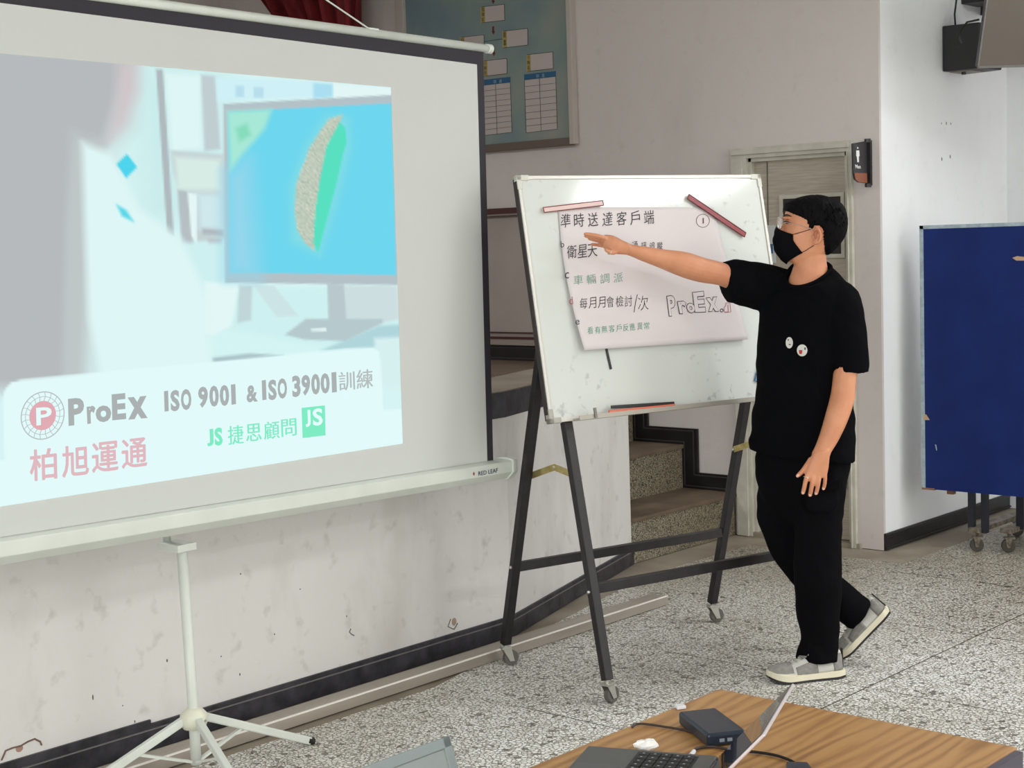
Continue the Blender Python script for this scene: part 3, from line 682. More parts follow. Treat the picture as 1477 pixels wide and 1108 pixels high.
L_grey = lit('slide_grey', (172, 178, 178)); L_pink = lit('slide_pink', (224, 186, 192)); L_green = lit('slide_green', (128, 236, 196)); L_white = lit('slide_white', (228, 252, 250)); L_thin = lit('slide_thin_grey', (182, 190, 190)); L_red = lit('slide_logo_pink', (226, 172, 180))
g1 = lambda x, y: gs(x, y, .0016); g2 = lambda x, y: gs(x, y, .0024); g3 = lambda x, y: gs(x, y, .0032)
def slide_text(body, tl, tr, br, bl, m, bold=0, g=g1, name='slide_lettering'):
    mb = MB(); put_text(mb, body, quadmap(tl, tr, br, bl, g), bold); return mb.build(name, m, ps, world=True)
def glyph_row(chars, quads, m, bold):
    mb = MB()
    for c, (x0, y0, x1, y1, sk) in zip(chars, quads):
        if ord(c) > 255:            # thick strokes by laying shifted copies, each a hair higher
            n = 5 if bold > .02 else 2
            for i in range(n):
                a = i*2*math.pi/n; r = bold*26; ox, oy = (r*math.cos(a), r*math.sin(a)) if n > 2 else ((i-.5)*.7, 0)
                put_text(mb, c, quadmap((x0+ox, y0+oy), (x1+ox, y0-sk+oy), (x1+1+ox, y1-sk+oy), (x0+1+ox, y1+oy), lambda x, y, i=i: gs(x, y, .0014+.00012*i)), 0)
        else: put_text(mb, c, quadmap((x0, y0), (x1, y0-sk), (x1+1, y1-sk), (x0+1, y1), g1), .028 if c == '1' else bold)
    return mb.build('slide_lettering', m, ps, world=True)
glyph_row(['P', 'r', 'o', 'E', 'x'], [(98, 575.5, 121, 614.5, 2.5), (125, 586.5, 137.5, 611.8, 1.8), (137.5, 586, 160, 610, 2), (161, 569, 181, 606.5, 2), (184, 573.5, 212, 605.5, 2.5)], L_grey, .045)
glyph_row(['I', 'S', 'O'], [(236.5, 564.5, 242.5, 594, 1), (245.5, 563.5, 258.5, 594, 1.6), (260.5, 562, 275.5, 592.5, 1.6)], L_grey, .045)
glyph_row(['9', '0', '0', '1'], [(285.5, 558.5, 299.5, 589, 1.4), (301.5, 557, 315, 587.5, 1.4), (316.5, 556, 330, 586.5, 1.4), (333, 555, 339.5, 584, 1)], L_grey, .045)
glyph_row(['&'], [(355, 556.5, 371, 581, 1.6)], L_grey, .04)
glyph_row(['I', 'S', 'O'], [(377.5, 549, 383.5, 577.5, 1), (386.5, 548.5, 398.5, 578, 1.6), (400, 546.5, 413.5, 576, 1.6)], L_grey, .045)
glyph_row(['3', '9', '0', '0', '1'], [(421, 542.5, 433, 573.5, 1.4), (434.5, 541.5, 447, 571.5, 1.4), (448.5, 540, 461, 570, 1.4), (462, 539, 475, 568.5, 1.4), (478, 537.5, 485, 566.5, 1)], L_grey, .045)
glyph_row(['訓', '練'], [(488.5, 537, 511, 564, 2), (514, 534, 537, 561.5, 2)], L_thin, .008)
glyph_row(['柏', '旭', '運', '通'], [(43, 650, 81, 694, 4), (89.5, 645, 127, 689, 4), (132.5, 640, 169.5, 682, 4), (175.5, 635, 211, 676, 4)], L_pink, .03)
glyph_row(['J', 'S'], [(298, 619.5, 307.5, 644, 1), (309, 617.5, 320.5, 643.5, 1.4)], L_green, .045)
glyph_row(['捷', '思', '顧', '問'], [(328.5, 615, 350.5, 642, 2.4), (354.5, 612.5, 376.5, 637.5, 2.4), (380.5, 609, 402.5, 634.5, 2.4), (405.5, 605.5, 427, 630.5, 2.4)], L_green, .012)
MB().prism([g1(435, 588.5), g1(468.5, 584.8), g1(469.5, 628), g1(436.5, 632)], PN*.0004).build('slide_badge', L_green, ps, world=True)
glyph_row_ = MB(); put_text(glyph_row_, 'J', quadmap((440, 592), (447.5, 591), (448.5, 615), (441, 616.5), g2), .04); put_text(glyph_row_, 'S', quadmap((450.5, 590), (465, 588.3), (466, 613), (451.5, 615), g2), .03); glyph_row_.build('slide_lettering', L_white, ps, world=True)
# round logo: red disc with a white P inside a wire globe ring
lc = (61.5, 599.5); m = MB()
def ell(r, t): return (lc[0]+31*r*math.cos(t), lc[1]+34*r*math.sin(t)-3.2*r*math.cos(t))
for rr, wd in ((1, .0028), (.80, .0016)): m.tube([g1(*ell(rr, t*math.pi/24)) for t in range(49)], wd*.55, 5, caps=False)
for kk in range(20):
    t = kk*math.pi/10+.1; m.tube([g1(*ell(.62, t)), g1(*ell(.8, t+.06)), g1(*ell(1, t))], .0009, 4)
m.build('slide_logo_ring', L_thin, ps, world=True)
MB().prism([g1(*ell(.62, t*math.pi/20)) for t in range(40)], PN*.0004).build('slide_logo_disc', L_red, ps, world=True)
m = MB(); put_text(m, 'P', quadmap((52, 588.5), (74.5, 586.5), (75, 611.5), (52.6, 614), g2), .02); m.build('slide_logo_letter', L_white, ps, world=True)

# ================================================================== whiteboard on its wheeled A-frame
B0 = V((-4.011, 4.427, 0)); W = V((.259, .966, 0)); N = V((.966, -.259, 0)); TH = R_(10.5); VF = .667
UB = V((-N.x*math.sin(TH), -N.y*math.sin(TH), math.cos(TH))); NB = W.cross(UB)
if NB.dot(N) < 0: NB = -NB
O_ = B0+N*VF
def bp(u, s, o=0): return O_+W*u+UB*s+NB*o                     # s measured up the sloping board
CT = math.cos(TH)
ea = root('whiteboard_easel', 'white dry-erase board on a black A-frame stand with casters', 'whiteboard', B0+W*.52+N*.33)
U0, U1, S0, S1 = -.096, 1.065, .991/CT, 1.868/CT
M_wb = mat('whiteboard_enamel', (218, 221, 216), .1, spec=.5)
nt = M_wb.node_tree; b = nt.nodes['Principled BSDF']
tc = nt.nodes.new('ShaderNodeTexCoord'); n1 = nt.nodes.new('ShaderNodeTexNoise'); n1.inputs['Scale'].default_value = 26; n1.inputs['Detail'].default_value = 3
n2 = nt.nodes.new('ShaderNodeTexNoise'); n2.inputs['Scale'].default_value = 3.2; n2.inputs['Detail'].default_value = 2
nt.links.new(tc.outputs['Object'], n1.inputs['Vector']); nt.links.new(tc.outputs['Object'], n2.inputs['Vector'])
r1 = nt.nodes.new('ShaderNodeValToRGB'); r1.color_ramp.elements[0].position = .60; r1.color_ramp.elements[1].position = .72
r2 = nt.nodes.new('ShaderNodeValToRGB'); r2.color_ramp.elements[0].position = .46; r2.color_ramp.elements[1].position = .62
nt.links.new(n1.outputs['Fac'], r1.inputs['Fac']); nt.links.new(n2.outputs['Fac'], r2.inputs['Fac'])
mu = nt.nodes.new('ShaderNodeMath'); mu.operation = 'MULTIPLY'; nt.links.new(r1.outputs['Color'], mu.inputs[0]); nt.links.new(r2.outputs['Color'], mu.inputs[1])
mu2 = nt.nodes.new('ShaderNodeMath'); mu2.operation = 'MULTIPLY'; mu2.inputs[1].default_value = .5; nt.links.new(mu.outputs[0], mu2.inputs[0])
mx = nt.nodes.new('ShaderNodeMixRGB'); mx.inputs[1].default_value = lin((218, 221, 216))+(1,); mx.inputs[2].default_value = lin((128, 134, 134))+(1,)
nt.links.new(mu2.outputs[0], mx.inputs[0]); nt.links.new(mx.outputs[0], b.inputs['Base Color'])
def board_box(mb, u0, u1, s0, s1, o0, o1): return mb.prism([bp(u0, s0, o0), bp(u1, s0, o0), bp(u1, s1, o0), bp(u0, s1, o0)], NB*(o1-o0))
board_box(MB(), U0+.008, U1-.008, S0+.008, S1-.008, -.012, 0).build('board', M_wb, ea, world=True)
m = MB()
board_box(m, U0, U1, S1-.014, S1, -.016, .005); board_box(m, U0, U1, S0, S0+.014, -.016, .005)
board_box(m, U0, U0+.014, S0, S1, -.016, .005); board_box(m, U1-.014, U1, S0, S1, -.016, .005)
m.build('rim', mat('whiteboard_rim', (206, 202, 194), .35, .35), ea, world=True, bevel=.002)
m = MB(); board_box(m, U0-.004, U0, S0+.03, S1-.02, -.02, .001); board_box(m, U0-.002, U1+.002, S0+.01, S1-.01, -.022, -.016); m.build('backing', mat('board_backing', (52, 42, 42), .6), ea, world=True)
for (u, s, a, b2) in ((U0, S0, 1, 1), (U1, S0, -1, 1), (U0, S1, 1, -1), (U1, S1, -1, -1)):
    m = MB(); board_box(m, u-.002*a, u+.05*a, s-.002*b2, s+.018*b2, -.017, .0062); board_box(m, u-.002*a, u+.018*a, s-.002*b2, s+.05*b2, -.017, .0062)
    m.build('corner_cap', mat('cap_grey', (168, 164, 154), .4, .2) if b2 > 0 else mat('cap_cream', (214, 212, 200), .5), ea, world=True, bevel=.002)
m = MB(); board_box(m, U0+.1, U1-.06, S0-.002, S0+.006, .005, .045); board_box(m, U0+.1, U1-.06, S0-.002, S0+.014, .042, .046); m.build('pen_tray', mat('tray_grey', (172, 166, 154), .4, .3), ea, world=True)
m = MB(); board_box(m, .068, .078, S0, S0+.036, .046, .052); m.build('tray_clip', mat('clip_grey', (120, 116, 108), .4, .5), ea, world=True)
LW = 1.048
for u in (0, LW):
    s = 1 if u == 0 else -1
    top_f = bp(u, S0-.01, -.03); top_b = bp(u, 1.44/CT, -.04)
    fr_f = B0+W*u+N*.655+V((0, 0, .085)); fr_b = B0+W*u+V((0, 0, .085))
    knee = bp(u, S0+.0, -.034)
    MB().bar(knee, fr_f, .036, .03, tuple(N)).bar(knee, bp(u, S1-.05, -.036), .036, .026, tuple(N)).build('front_leg', M_blkmetal, ea, world=True, bevel=.003)
    MB().bar(top_b, fr_b, .036, .03, tuple(N)).build('rear_leg', M_blkmetal, ea, world=True, bevel=.003)
    fm = fr_f+(knee-fr_f)*.78; bm_ = fr_b+(top_b-fr_b)*.50
    mid = (fm+bm_)/2+V((0, 0, .035)); off = W*(.02*s)
    m = MB(); m.bar(fm+off, mid+off, .004, .024); m.bar(bm_+off, mid+off, .004, .024); m.build('folding_stay', M_brass, ea, world=True)
    for bq in (mid+off, fm+off*1.2, bm_+off*1.2, fr_f+(knee-fr_f)*.34-W*.02*s, fr_b+(top_b-fr_b)*.235-W*.02*s): MB().ball(bq, .007, 8, 6).build('bolt', M_steel, ea, world=True)
    for q in (fr_f, fr_b):
        yaw = R_(-92 if q is fr_f else -116)
        M = Matrix.Translation(V((q.x, q.y, 0))) @ Matrix.Rotation(yaw, 4, 'Z')
        c = bpy.data.objects.new('caster', None); c.empty_display_size = .03; link(c, ea); c.matrix_basis = PM(ea).inverted() @ M
        MB().tube([(0, 0, .075), (0, 0, .1)], .008, 10).add(*(lambda t: (t.v, t.f))(MB().box((-.018, -.016, .068), (.018, .016, .076)))).build('stem', M_steel, c)
        m = MB()
        for sy in (-1, 1): m.prism([(-.018, .014*sy, .07), (.018, .014*sy, .07), (-.012, .014*sy, .018), (-.03, .014*sy, .018)], (0, .003*sy, 0))
        m.box((-.02, -.017, .067), (.02, .017, .071)); m.build('fork', M_steel, c)
        m = MB(); m.tube([(-.020, -.0115, .0300), (-.020, .0115, .0300)], .030, 24); m.build('wheel', M_wheel, c, bevel=.003)
def cross(v, fz, name='crossbar'):
    t = (fz-.085)
    a = B0+N*(.655 if v else 0)+V((0, 0, .085)); tb = bp(0, S0, -.034) if v else bp(0, 1.44/CT, -.04); p = a+(tb-a)*(t/(tb.z-a.z))
    return p
for v, fz in ((1, .40), (0, .40)):
    p = cross(v, fz); MB().bar(p+W*.015, p+W*(LW-.015), .024, .036).build('crossbar', M_blkmetal, ea, world=True, bevel=.002)

# ---- things on the board
def on_board(name, label, cat, u0, s0, u1, s1, wd, th, m, off=.0015, group=None, rim=None):
    a, b2 = bp(u0, s0, off), bp(u1, s1, off); d = (b2-a).normalized(); x = d.cross(NB)
    mb = MB(); mb.prism([a-x*wd/2, b2-x*wd/2, b2+x*wd/2, a+x*wd/2], NB*th)
    o = mb.build(name, m, bevel=min(.002, th/3)); tag(o, label, cat, group)
    if rim:
        q = MB()
        for p1, p2 in (((a-x*wd/2), (b2-x*wd/2)), ((b2-x*wd/2), (b2+x*wd/2)), ((b2+x*wd/2), (a+x*wd/2)), ((a+x*wd/2), (a-x*wd/2))): q.tube([p1+NB*th, p2+NB*th], .0018, 6)
        q.build('edge_line', rim, o, world=True)
    return o
sz = lambda z: z/CT
on_board('magnetic_strip', 'dark red magnetic strip slanting over the top right of the paper', 'magnet', .675, sz(1.783), .935, sz(1.630), .020, .006, mat('strip_red', (140, 26, 38), .35), rim=mat('strip_edge', (96, 22, 28), .4), off=.006)
on_board('magnetic_strip', 'pale pink magnetic strip with red edges at the top left of the paper', 'magnet', -.005, sz(1.742), .265, sz(1.764), .018, .006, mat('strip_pink', (224, 196, 190), .4), rim=mat('strip_pink_edge', (130, 44, 40), .4), off=.006)
on_board('magnetic_strip', 'narrow black magnetic strip hanging below the paper', 'magnet', .192, sz(1.26), .203, sz(1.16), .010, .004, mat('strip_black', (28, 26, 28), .4), off=.001)
on_board('magnetic_strip', 'light blue magnetic strip near the right edge of the board', 'magnet', .945, sz(1.16), .888, sz(1.065), .016, .005, mat('strip_blue', (120, 172, 208), .4), rim=mat('strip_blue_edge', (56, 92, 130), .4))
on_board('magnetic_strip', 'black magnetic strip lying along the pen tray', 'magnet', .163, sz(1.024), .455, sz(1.014), .012, .006, mat('strip_black', (28, 26, 28), .4), off=.022)
on_board('magnetic_strip', 'orange red magnetic strip resting on the pen tray', 'magnet', .140, sz(1.006), .445, sz(1.004), .014, .008, mat('strip_orange', (226, 112, 84), .4), off=.034)
# paper: gently lifted lower edge
PQ = {'tl': (.066, sz(1.752)), 'tr': (.800, sz(1.742)), 'br': (.868, sz(1.226)), 'bl': (.080, sz(1.234))}
def paper_pt(x, y, extra=0):
    u = (PQ['bl'][0]*(1-x)+PQ['br'][0]*x)*(1-y)+(PQ['tl'][0]*(1-x)+PQ['tr'][0]*x)*y
    s = (PQ['bl'][1]*(1-x)+PQ['br'][1]*x)*(1-y)+(PQ['tl'][1]*(1-x)+PQ['tr'][1]*x)*y
    u -= .018*math.sin(y*math.pi)*(1-x)
    lift = .004+.022*(1-y)**2*(1-.6*x)+.004*math.sin(x*5+y*3)**2*(1-y)
    return bp(u, s, lift+extra)
pp = MB().grid(lambda a, b2: paper_pt(a, b2), 34, 26).build('flip_chart_paper', mat('white_paper', (224, 215, 215), .8), smooth=True, fix=False)
tag(pp, 'large white paper with handwritten notes held on the whiteboard', 'paper')
pp.modifiers.new('thick', 'SOLIDIFY').thickness = .0006
def paper_inv(px, py):
    """photo pixel -> paper coordinates (by iteration)"""
    p = atp(px, py, O_+NB*.012, NB); u = (p-O_).dot(W); s = (p-O_).dot(UB)
    x, y = .5, .5
    for _ in range(12):
        q = paper_pt(x, y); qu, qs = (q-O_).dot(W), (q-O_).dot(UB)
        x += (u-qu)/.74; y += (s-qs)/.52
    return x, y
gpap = lambda x, y: paper_pt(*paper_inv(x, y), extra=.0012)
gpap2 = lambda x, y: paper_pt(*paper_inv(x, y), extra=.0020)
H_blk = mat('marker_black', (52, 46, 52), .6); H_grn = mat('marker_green', (126, 164, 146), .6); H_grn2 = mat('marker_green_dark', (84, 156, 124), .6); H_red = mat('marker_red', (176, 52, 74), .6); H_brn = mat('marker_brown', (110, 66, 66), .6); H_pap = MATS['white_paper']
def hand(chars, x0, y0, x1, y1, w, h, m, bold=-.012, name='handwriting', wob=1.2):
    """hand-spaced characters centred along the line (x0,y0)-(x1,y1)"""
    mb = MB(); n = len(chars); rnd = random.Random(hash(chars[0])*0+len(chars)*7+int(x0))
    for i, c in enumerate(chars):
        t = i/max(1, n-1); cx = x0+(x1-x0)*t; cy = y0+(y1-y0)*t; sk = rnd.uniform(-wob, wob)
        put_text(mb, c, quadmap((cx-w/2+sk, cy-h/2+.06*w), (cx+w/2+sk, cy-h/2-.08*w), (cx+w/2, cy+h/2-.08*w), (cx-w/2, cy+h/2+.06*w), gpap), bold)
    return mb.build(name, m, pp, world=True)
hand('準時送達客戶端', 817, 318, 938, 313, 14.5, 20, H_blk, 0)
hand('b', 812.5, 352, 812.5, 352, 5, 9, H_blk, 0)
hand('衛星天', 826, 363, 856, 361, 14, 19, H_blk, 0)
hand('通訊追蹤', 918, 353.5, 953, 354.5, 8, 11, H_blk, 0)
hand('c', 817.5, 397.5, 817.5, 397.5, 6, 9, H_blk, 0)
hand('車輛調派', 834, 404, 892, 400.5, 13.5, 14, H_grn, -.004)
hand('d', 823, 434, 823, 434, 5, 11, H_red, -.01)
hand('每月月會檢討', 840, 438, 906, 434.5, 11, 16, H_blk, -.006)
MB().tube([gpap(919.5, 425), gpap(916.5, 436), gpap(913.5, 451)], .0012, 5).build('handwriting', H_blk, pp, world=True)
hand('次', 927.5, 437.5, 927.5, 437.5, 15, 21, H_blk, -.015)
hand('e', 831, 465.5, 831, 465.5, 6, 7, H_blk, 0)
hand('看有無客戶反應異常', 849, 477.5, 931, 470.5, 8, 10.5, H_grn2, -.006)
for c, q in zip('ProEx', ((961, 427, 973, 457, 2), (976, 434.5, 989, 453.5, 1), (988, 437.5, 1001, 452.5, 1), (998, 421.5, 1015.5, 451.5, 2), (1017.5, 429.5, 1035, 450.5, 2))):
    x0, y0, x1, y1, sk = q
    m = MB(); put_text(m, c, quadmap((x0, y0), (x1, y0-sk), (x1+2, y1-sk*.3), (x0+3, y1), gpap), .065); m.build('handwriting', H_blk, pp, world=True)
    m = MB(); put_text(m, c, quadmap((x0+.9, y0+1), (x1-.9, y0-sk+1), (x1+1.1, y1-sk*.3-1), (x0+3.9, y1-1), gpap2), .035); m.build('letter_fill', H_pap, pp, world=True)
def ring(cx, cy, rx, ry, m, r=.001): MB().tube([gpap(cx+rx*math.cos(t*.3142), cy+ry*math.sin(t*.3142)) for t in range(21)], r, 5).build('handwriting', m, pp, world=True)
ring(1015.5, 318, 9.5, 9.5, H_brn); hand('1', 1016, 318, 1016, 318, 1.8, 8, H_brn, -.01); ring(1040.5, 448, 2.2, 2.2, H_blk, .0013)
m = MB(); m.tube([gpap(*p) for p in ((1050, 440), (1050, 450), (1044, 450), (1044, 444), (1047, 441), (1047, 437), (1053, 437), (1054, 450), (1045, 451))], .0009, 5); m.build('handwriting', H_red, pp, world=True)
# ================================================================== folded table-tennis table
tt = root('table_tennis_table', 'blue folded table tennis table on casters against the white right wall', 'table', (-3.0, 7.42, 0))
M_blue = mat('table_blue', (24, 44, 108), .6, rgb2=(20, 38, 98), scale=5, spec=.2); M_line = mat('table_line', (176, 192, 200), .5, rgb2=(150, 164, 172), scale=40)
M_chip = mat('bare_board', (190, 160, 126), .7); M_core = mat('board_core', (136, 96, 70), .7)
YT = 7.35; X0t, X1t, Z0t, Z1t = -3.742, -2.217, .308, 1.650
MB().box((X0t, YT, Z0t), (X1t, YT+.022, Z1t)).build('top_half', M_blue, tt, world=True)
m = MB(); m.box((X0t-.001, YT-.0015, Z0t), (X0t+.02, YT+.0225, Z1t)); m.box((X0t, YT-.0015, Z1t-.017), (X1t, YT+.0225, Z1t+.001)); m.box((X1t-.02, YT-.0015, Z0t), (X1t+.001, YT+.0225, Z1t))
m.build('edge_line', M_line, tt, world=True)
MB().box((X0t, YT-.002, Z0t-.004), (X0t+.07, YT+.022, Z0t+.006)).build('bare_edge', M_core, tt, world=True)
gt = lambda x, y: aty(x, y, YT-.0022)
MB().prism([gt(1332, 598), gt(1336, 598), gt(1341, 606), gt(1332, 606)], (0, .001, 0)).build('chipped_patch', M_chip, tt, world=True)
MB().prism([gt(1460, 372), gt(1467, 369.5), gt(1480, 371), gt(1480, 376), gt(1466, 376)], (0, .001, 0)).build('chipped_patch', M_chip, tt, world=True)
MB().prism([gt(1348.5, 641), gt(1350.5, 642), gt(1351.5, 650), gt(1350.5, 650)], (0, .001, 0)).build('scratch', M_line, tt, world=True)
MB().box((X0t+.02, YT+.26, Z0t), (X1t, YT+.282, Z1t)).build('top_half', M_blue, tt, world=True)
MB().box((-3.62, YT+.03, .285), (-3.585, YT+.06, .305)).build('stop_block', M_core, tt, world=True)
m = MB()
for X in (-3.50, -3.43, -2.52): m.box((X-.012, YT+.04, .10), (X+.016, YT+.075, 1.2))
for X in (-3.30, -2.6): m.box((X-.02, YT+.18, .11), (X+.02, YT+.215, 1.2))
m.box((-3.5, YT+.04, .55), (-2.5, YT+.07, .59)); m.box((-3.5, YT+.18, .9), (-2.5, YT+.21, .94))
for X in (-3.44, -2.56): m.box((X-.02, YT+.03, .60), (X+.02, YT+.25, .63))
m.build('undercarriage', mat('carriage_dark', (34, 36, 48), .5), tt, world=True)
M_grim = mat('worn_beige_metal', (150, 138, 122), .5, .3, rgb2=(84, 76, 66), scale=40)
for (X, y0, y1) in ((-3.47, YT+.02, YT+.58), (-3.33, YT+.08, YT+.64), (-2.5, YT+.02, YT+.58)):
    MB().box((X-.03, y0, .102), (X+.03, y1, .125)).build('wheel_bar', M_grim, tt, world=True)
    for yy in (y0+.04, y1-.04):
        c = bpy.data.objects.new('caster', None); c.empty_display_size = .03; link(c, tt)
        c.matrix_basis = PM(tt).inverted() @ Matrix.Translation((X, yy, 0)) @ Matrix.Rotation(.6, 4, 'Z')
        m = MB(); m.box((-.026, -.02, .072), (.026, .02, .078)); m.tube([(0, 0, .076), (0, 0, .103)], .01, 8)
        for sy in (-1, 1): m.prism([(-.02, .017*sy, .074), (.014, .017*sy, .074), (.002, .017*sy, .026), (-.012, .017*sy, .026)], (0, .003*sy, 0))
        m.build('fork', M_grim, c)
        MB().tube([(-.004, -.013, .0345), (-.004, .013, .0345)], .034, 22).build('wheel', mat('grimy_wheel', (70, 64, 58), .6), c, bevel=.004)

# ================================================================== desk in the foreground and what lies on it
DXa, DXb, DYa, DYb, DZt = -1.727, -1.112, .72, 2.53, .74
dk = root('desk', 'long folding desk with brown woodgrain top and dark steel edge', 'desk', ((DXa+DXb)/2, (DYa+DYb)/2, 0))
M_wood = mat('desk_woodgrain', (176, 128, 74), .35, spec=.4); nt = M_wood.node_tree; b = nt.nodes['Principled BSDF']
tc = nt.nodes.new('ShaderNodeTexCoord'); mp1 = nt.nodes.new('ShaderNodeMapping'); mp1.inputs['Scale'].default_value = (1, .16, 1); mp1.inputs['Rotation'].default_value = (0, 0, R_(-2))
nt.links.new(tc.outputs['Object'], mp1.inputs['Vector'])
wv = nt.nodes.new('ShaderNodeTexWave'); wv.bands_direction = 'X'; wv.inputs['Scale'].default_value = 11; wv.inputs['Distortion'].default_value = 14; wv.inputs['Detail'].default_value = 3; wv.inputs['Detail Scale'].default_value = .9
nn1 = nt.nodes.new('ShaderNodeTexNoise'); nn1.inputs['Scale'].default_value = 70; nn1.inputs['Detail'].default_value = 4
mp2 = nt.nodes.new('ShaderNodeMapping'); mp2.inputs['Scale'].default_value = (1, .035, 1); nt.links.new(tc.outputs['Object'], mp2.inputs['Vector']); nt.links.new(mp2.outputs['Vector'], nn1.inputs['Vector'])
nt.links.new(mp1.outputs['Vector'], wv.inputs['Vector'])
av = nt.nodes.new('ShaderNodeMath'); av.operation = 'MULTIPLY_ADD'; av.inputs[1].default_value = .45; nt.links.new(wv.outputs['Fac'], av.inputs[0])
sc2 = nt.nodes.new('ShaderNodeMath'); sc2.operation = 'MULTIPLY'; sc2.inputs[1].default_value = .6; nt.links.new(nn1.outputs['Fac'], sc2.inputs[0]); nt.links.new(sc2.outputs[0], av.inputs[2])
rr = nt.nodes.new('ShaderNodeValToRGB'); e = rr.color_ramp.elements; e[0].position = .22; e[0].color = lin((148, 104, 58))+(1,); e[1].position = .72; e[1].color = lin((184, 139, 84))+(1,)
q = e.new(.42); q.color = lin((170, 124, 72))+(1,)
nt.links.new(av.outputs[0], rr.inputs['Fac']); nt.links.new(rr.outputs['Color'], b.inputs['Base Color'])
M_apr = mat('desk_steel_dark', (66, 62, 76), .45)
MB().box((DXa, DYa, DZt-.024), (DXb-.002, DYb, DZt)).build('top', M_wood, dk, world=True, bevel=.0025)
m = MB(); m.box((DXb-.004, DYa, DZt-.075), (DXb+.012, DYb-.01, DZt-.003)); m.box((DXa+.02, DYa+.02, DZt-.07), (DXa+.036, DYb-.03, DZt-.025)); m.box((DXa+.02, DYb-.06, DZt-.07), (DXb-.004, DYb-.045, DZt-.025)); m.box((DXa+.02, DYa+.05, DZt-.07), (DXb-.004, DYa+.065, DZt-.025))
m.build('apron', M_apr, dk, world=True)
MB().ball((DXb+.013, 2.425, DZt-.03), .004, 8, 6).build('bolt', M_steel, dk, world=True)
for yy in (DYa+.16, DYb-.18):
    for xx in (DXa+.05, DXb-.05):
        MB().box((xx-.014, yy-.014, .02), (xx+.014, yy+.014, DZt-.026)).build('leg', M_apr, dk, world=True)
    MB().box((DXa+.02, yy-.016, 0), (DXb-.02, yy+.016, .022)).build('foot_bar', M_apr, dk, world=True)
DZ = DZt+.0008
# laptop
H0 = V((-1.474, 2.152, DZ)); sd = V((.926, .377, 0)).normalized(); hd = V((.377, -.926, 0)).normalized(); wl_, dl_ = .278, .229
lp = root('laptop', 'dark grey open laptop at the near end of the desk, lid seen edge-on', 'laptop', H0-sd*dl_/2+hd*wl_/2)
M_lap = mat('laptop_grey', (96, 98, 98), .4, .4); M_key = mat('key_black', (26, 27, 30), .5); M_keyl = mat('key_legend', (170, 176, 180), .5)
def lpt(a, b2, z=0): return H0-sd*a+hd*b2+V((0, 0, z))
MB().prism([lpt(0, 0), lpt(dl_, 0), lpt(dl_, wl_), lpt(0, wl_)], (0, 0, .016)).build('base', M_lap, lp, world=True, bevel=.003)
MB().prism([lpt(.03, .014, .0163), lpt(.135, .014, .0163), lpt(.135, wl_-.014, .0163), lpt(.03, wl_-.014, .0163)], (0, 0, .0006)).build('keyboard_well', mat('well_dark', (40, 42, 46), .5), lp, world=True)
kp = MB().prism([lpt(0, 0), lpt(.0165, 0), lpt(.0165, .0165), lpt(0, .0165)], (0, 0, .0022)).build('key', M_key, None)
base_k = kp.data; bpy.data.objects.remove(kp)
for r in range(5):
    for c in range(13):
        o = bpy.data.objects.new('key', base_k); link(o, lp)
        o.location = PM(lp).inverted() @ (lpt(.0345+r*.0195+.00825, .019+c*.0190+.00825, .0169+.0011))
m = MB()
for r in range(5):
    for c in range(13):
        p = lpt(.0345+r*.0195+.0075, .019+c*.0190+.006, .0193); m.prism([p, p-sd*.0035, p-sd*.0035+hd*.003, p+hd*.003], (0, 0, .0002))
m.build('key_legends', M_keyl, lp, world=True)
MB().prism([lpt(.148, .09, .0163), lpt(.22, .09, .0163), lpt(.22, .19, .0163), lpt(.148, .19, .0163)], (0, 0, .0004)).build('touchpad', mat('touchpad_grey', (84, 86, 88), .3, .2), lp, world=True)
la = R_(47); ld_ = sd*math.cos(la)+V((0, 0, math.sin(la))); LL = .188; ln = hd.cross(ld_)
if ln.z < 0: ln = -ln
hb = H0+V((0, 0, .012))
MB().prism([hb, hb+hd*wl_, hb+hd*wl_+ld_*LL, hb+ld_*LL], -ln*.0055).build('lid', mat('lid_silver', (206, 196, 196), .3, .5), lp, world=True, bevel=.0015)
MB().prism([hb+ln*.0004+hd*.004+ld_*.004, hb+ln*.0004+hd*(wl_-.004)+ld_*.004, hb+ln*.0004+hd*(wl_-.004)+ld_*(LL-.003), hb+ln*.0004+hd*.004+ld_*(LL-.003)], ln*.0006).build('screen', mat('laptop_screen', (30, 24, 26), .04, spec=.9), lp, world=True)
MB().tube([lpt(-.002, .03, .012), lpt(-.002, wl_-.03, .012)], .006, 10).build('hinge', mat('hinge_dark', (50, 50, 54), .4, .4), lp, world=True)
# portable drive / power bank
q0, q1, q2, q3 = atz(978, 1026, DZ+.024), atz(1032, 1020, DZ+.024), atz(1070, 1052, DZ+.024), atz(1019, 1060, DZ+.024)
q2 = q1+(q3-q0)                      # keep the box square-edged
a_, b_ = (q1-q0), (q3-q0); b_ = b_-a_*(b_.dot(a_)/a_.dot(a_)); q2 = q0+a_+b_; q3 = q0+b_
pb = MB().prism([p-V((0, 0, .024)) for p in (q0, q1, q2, q3)], (0, 0, .024)).build('power_bank', mat('navy_plastic', (36, 46, 60), .3, .3), bevel=.005); tag(pb, 'dark navy power bank lying on the desk behind the laptop', 'power bank')
m = MB()
for t in (.3, .5): p = q3+(q2-q3)*t-V((0, 0, .013)); m.bar(p, p+(q2-q3).normalized()*.009, .002, .006)
m.build('port', mat('port_grey', (120, 130, 140), .4), pb, world=True)
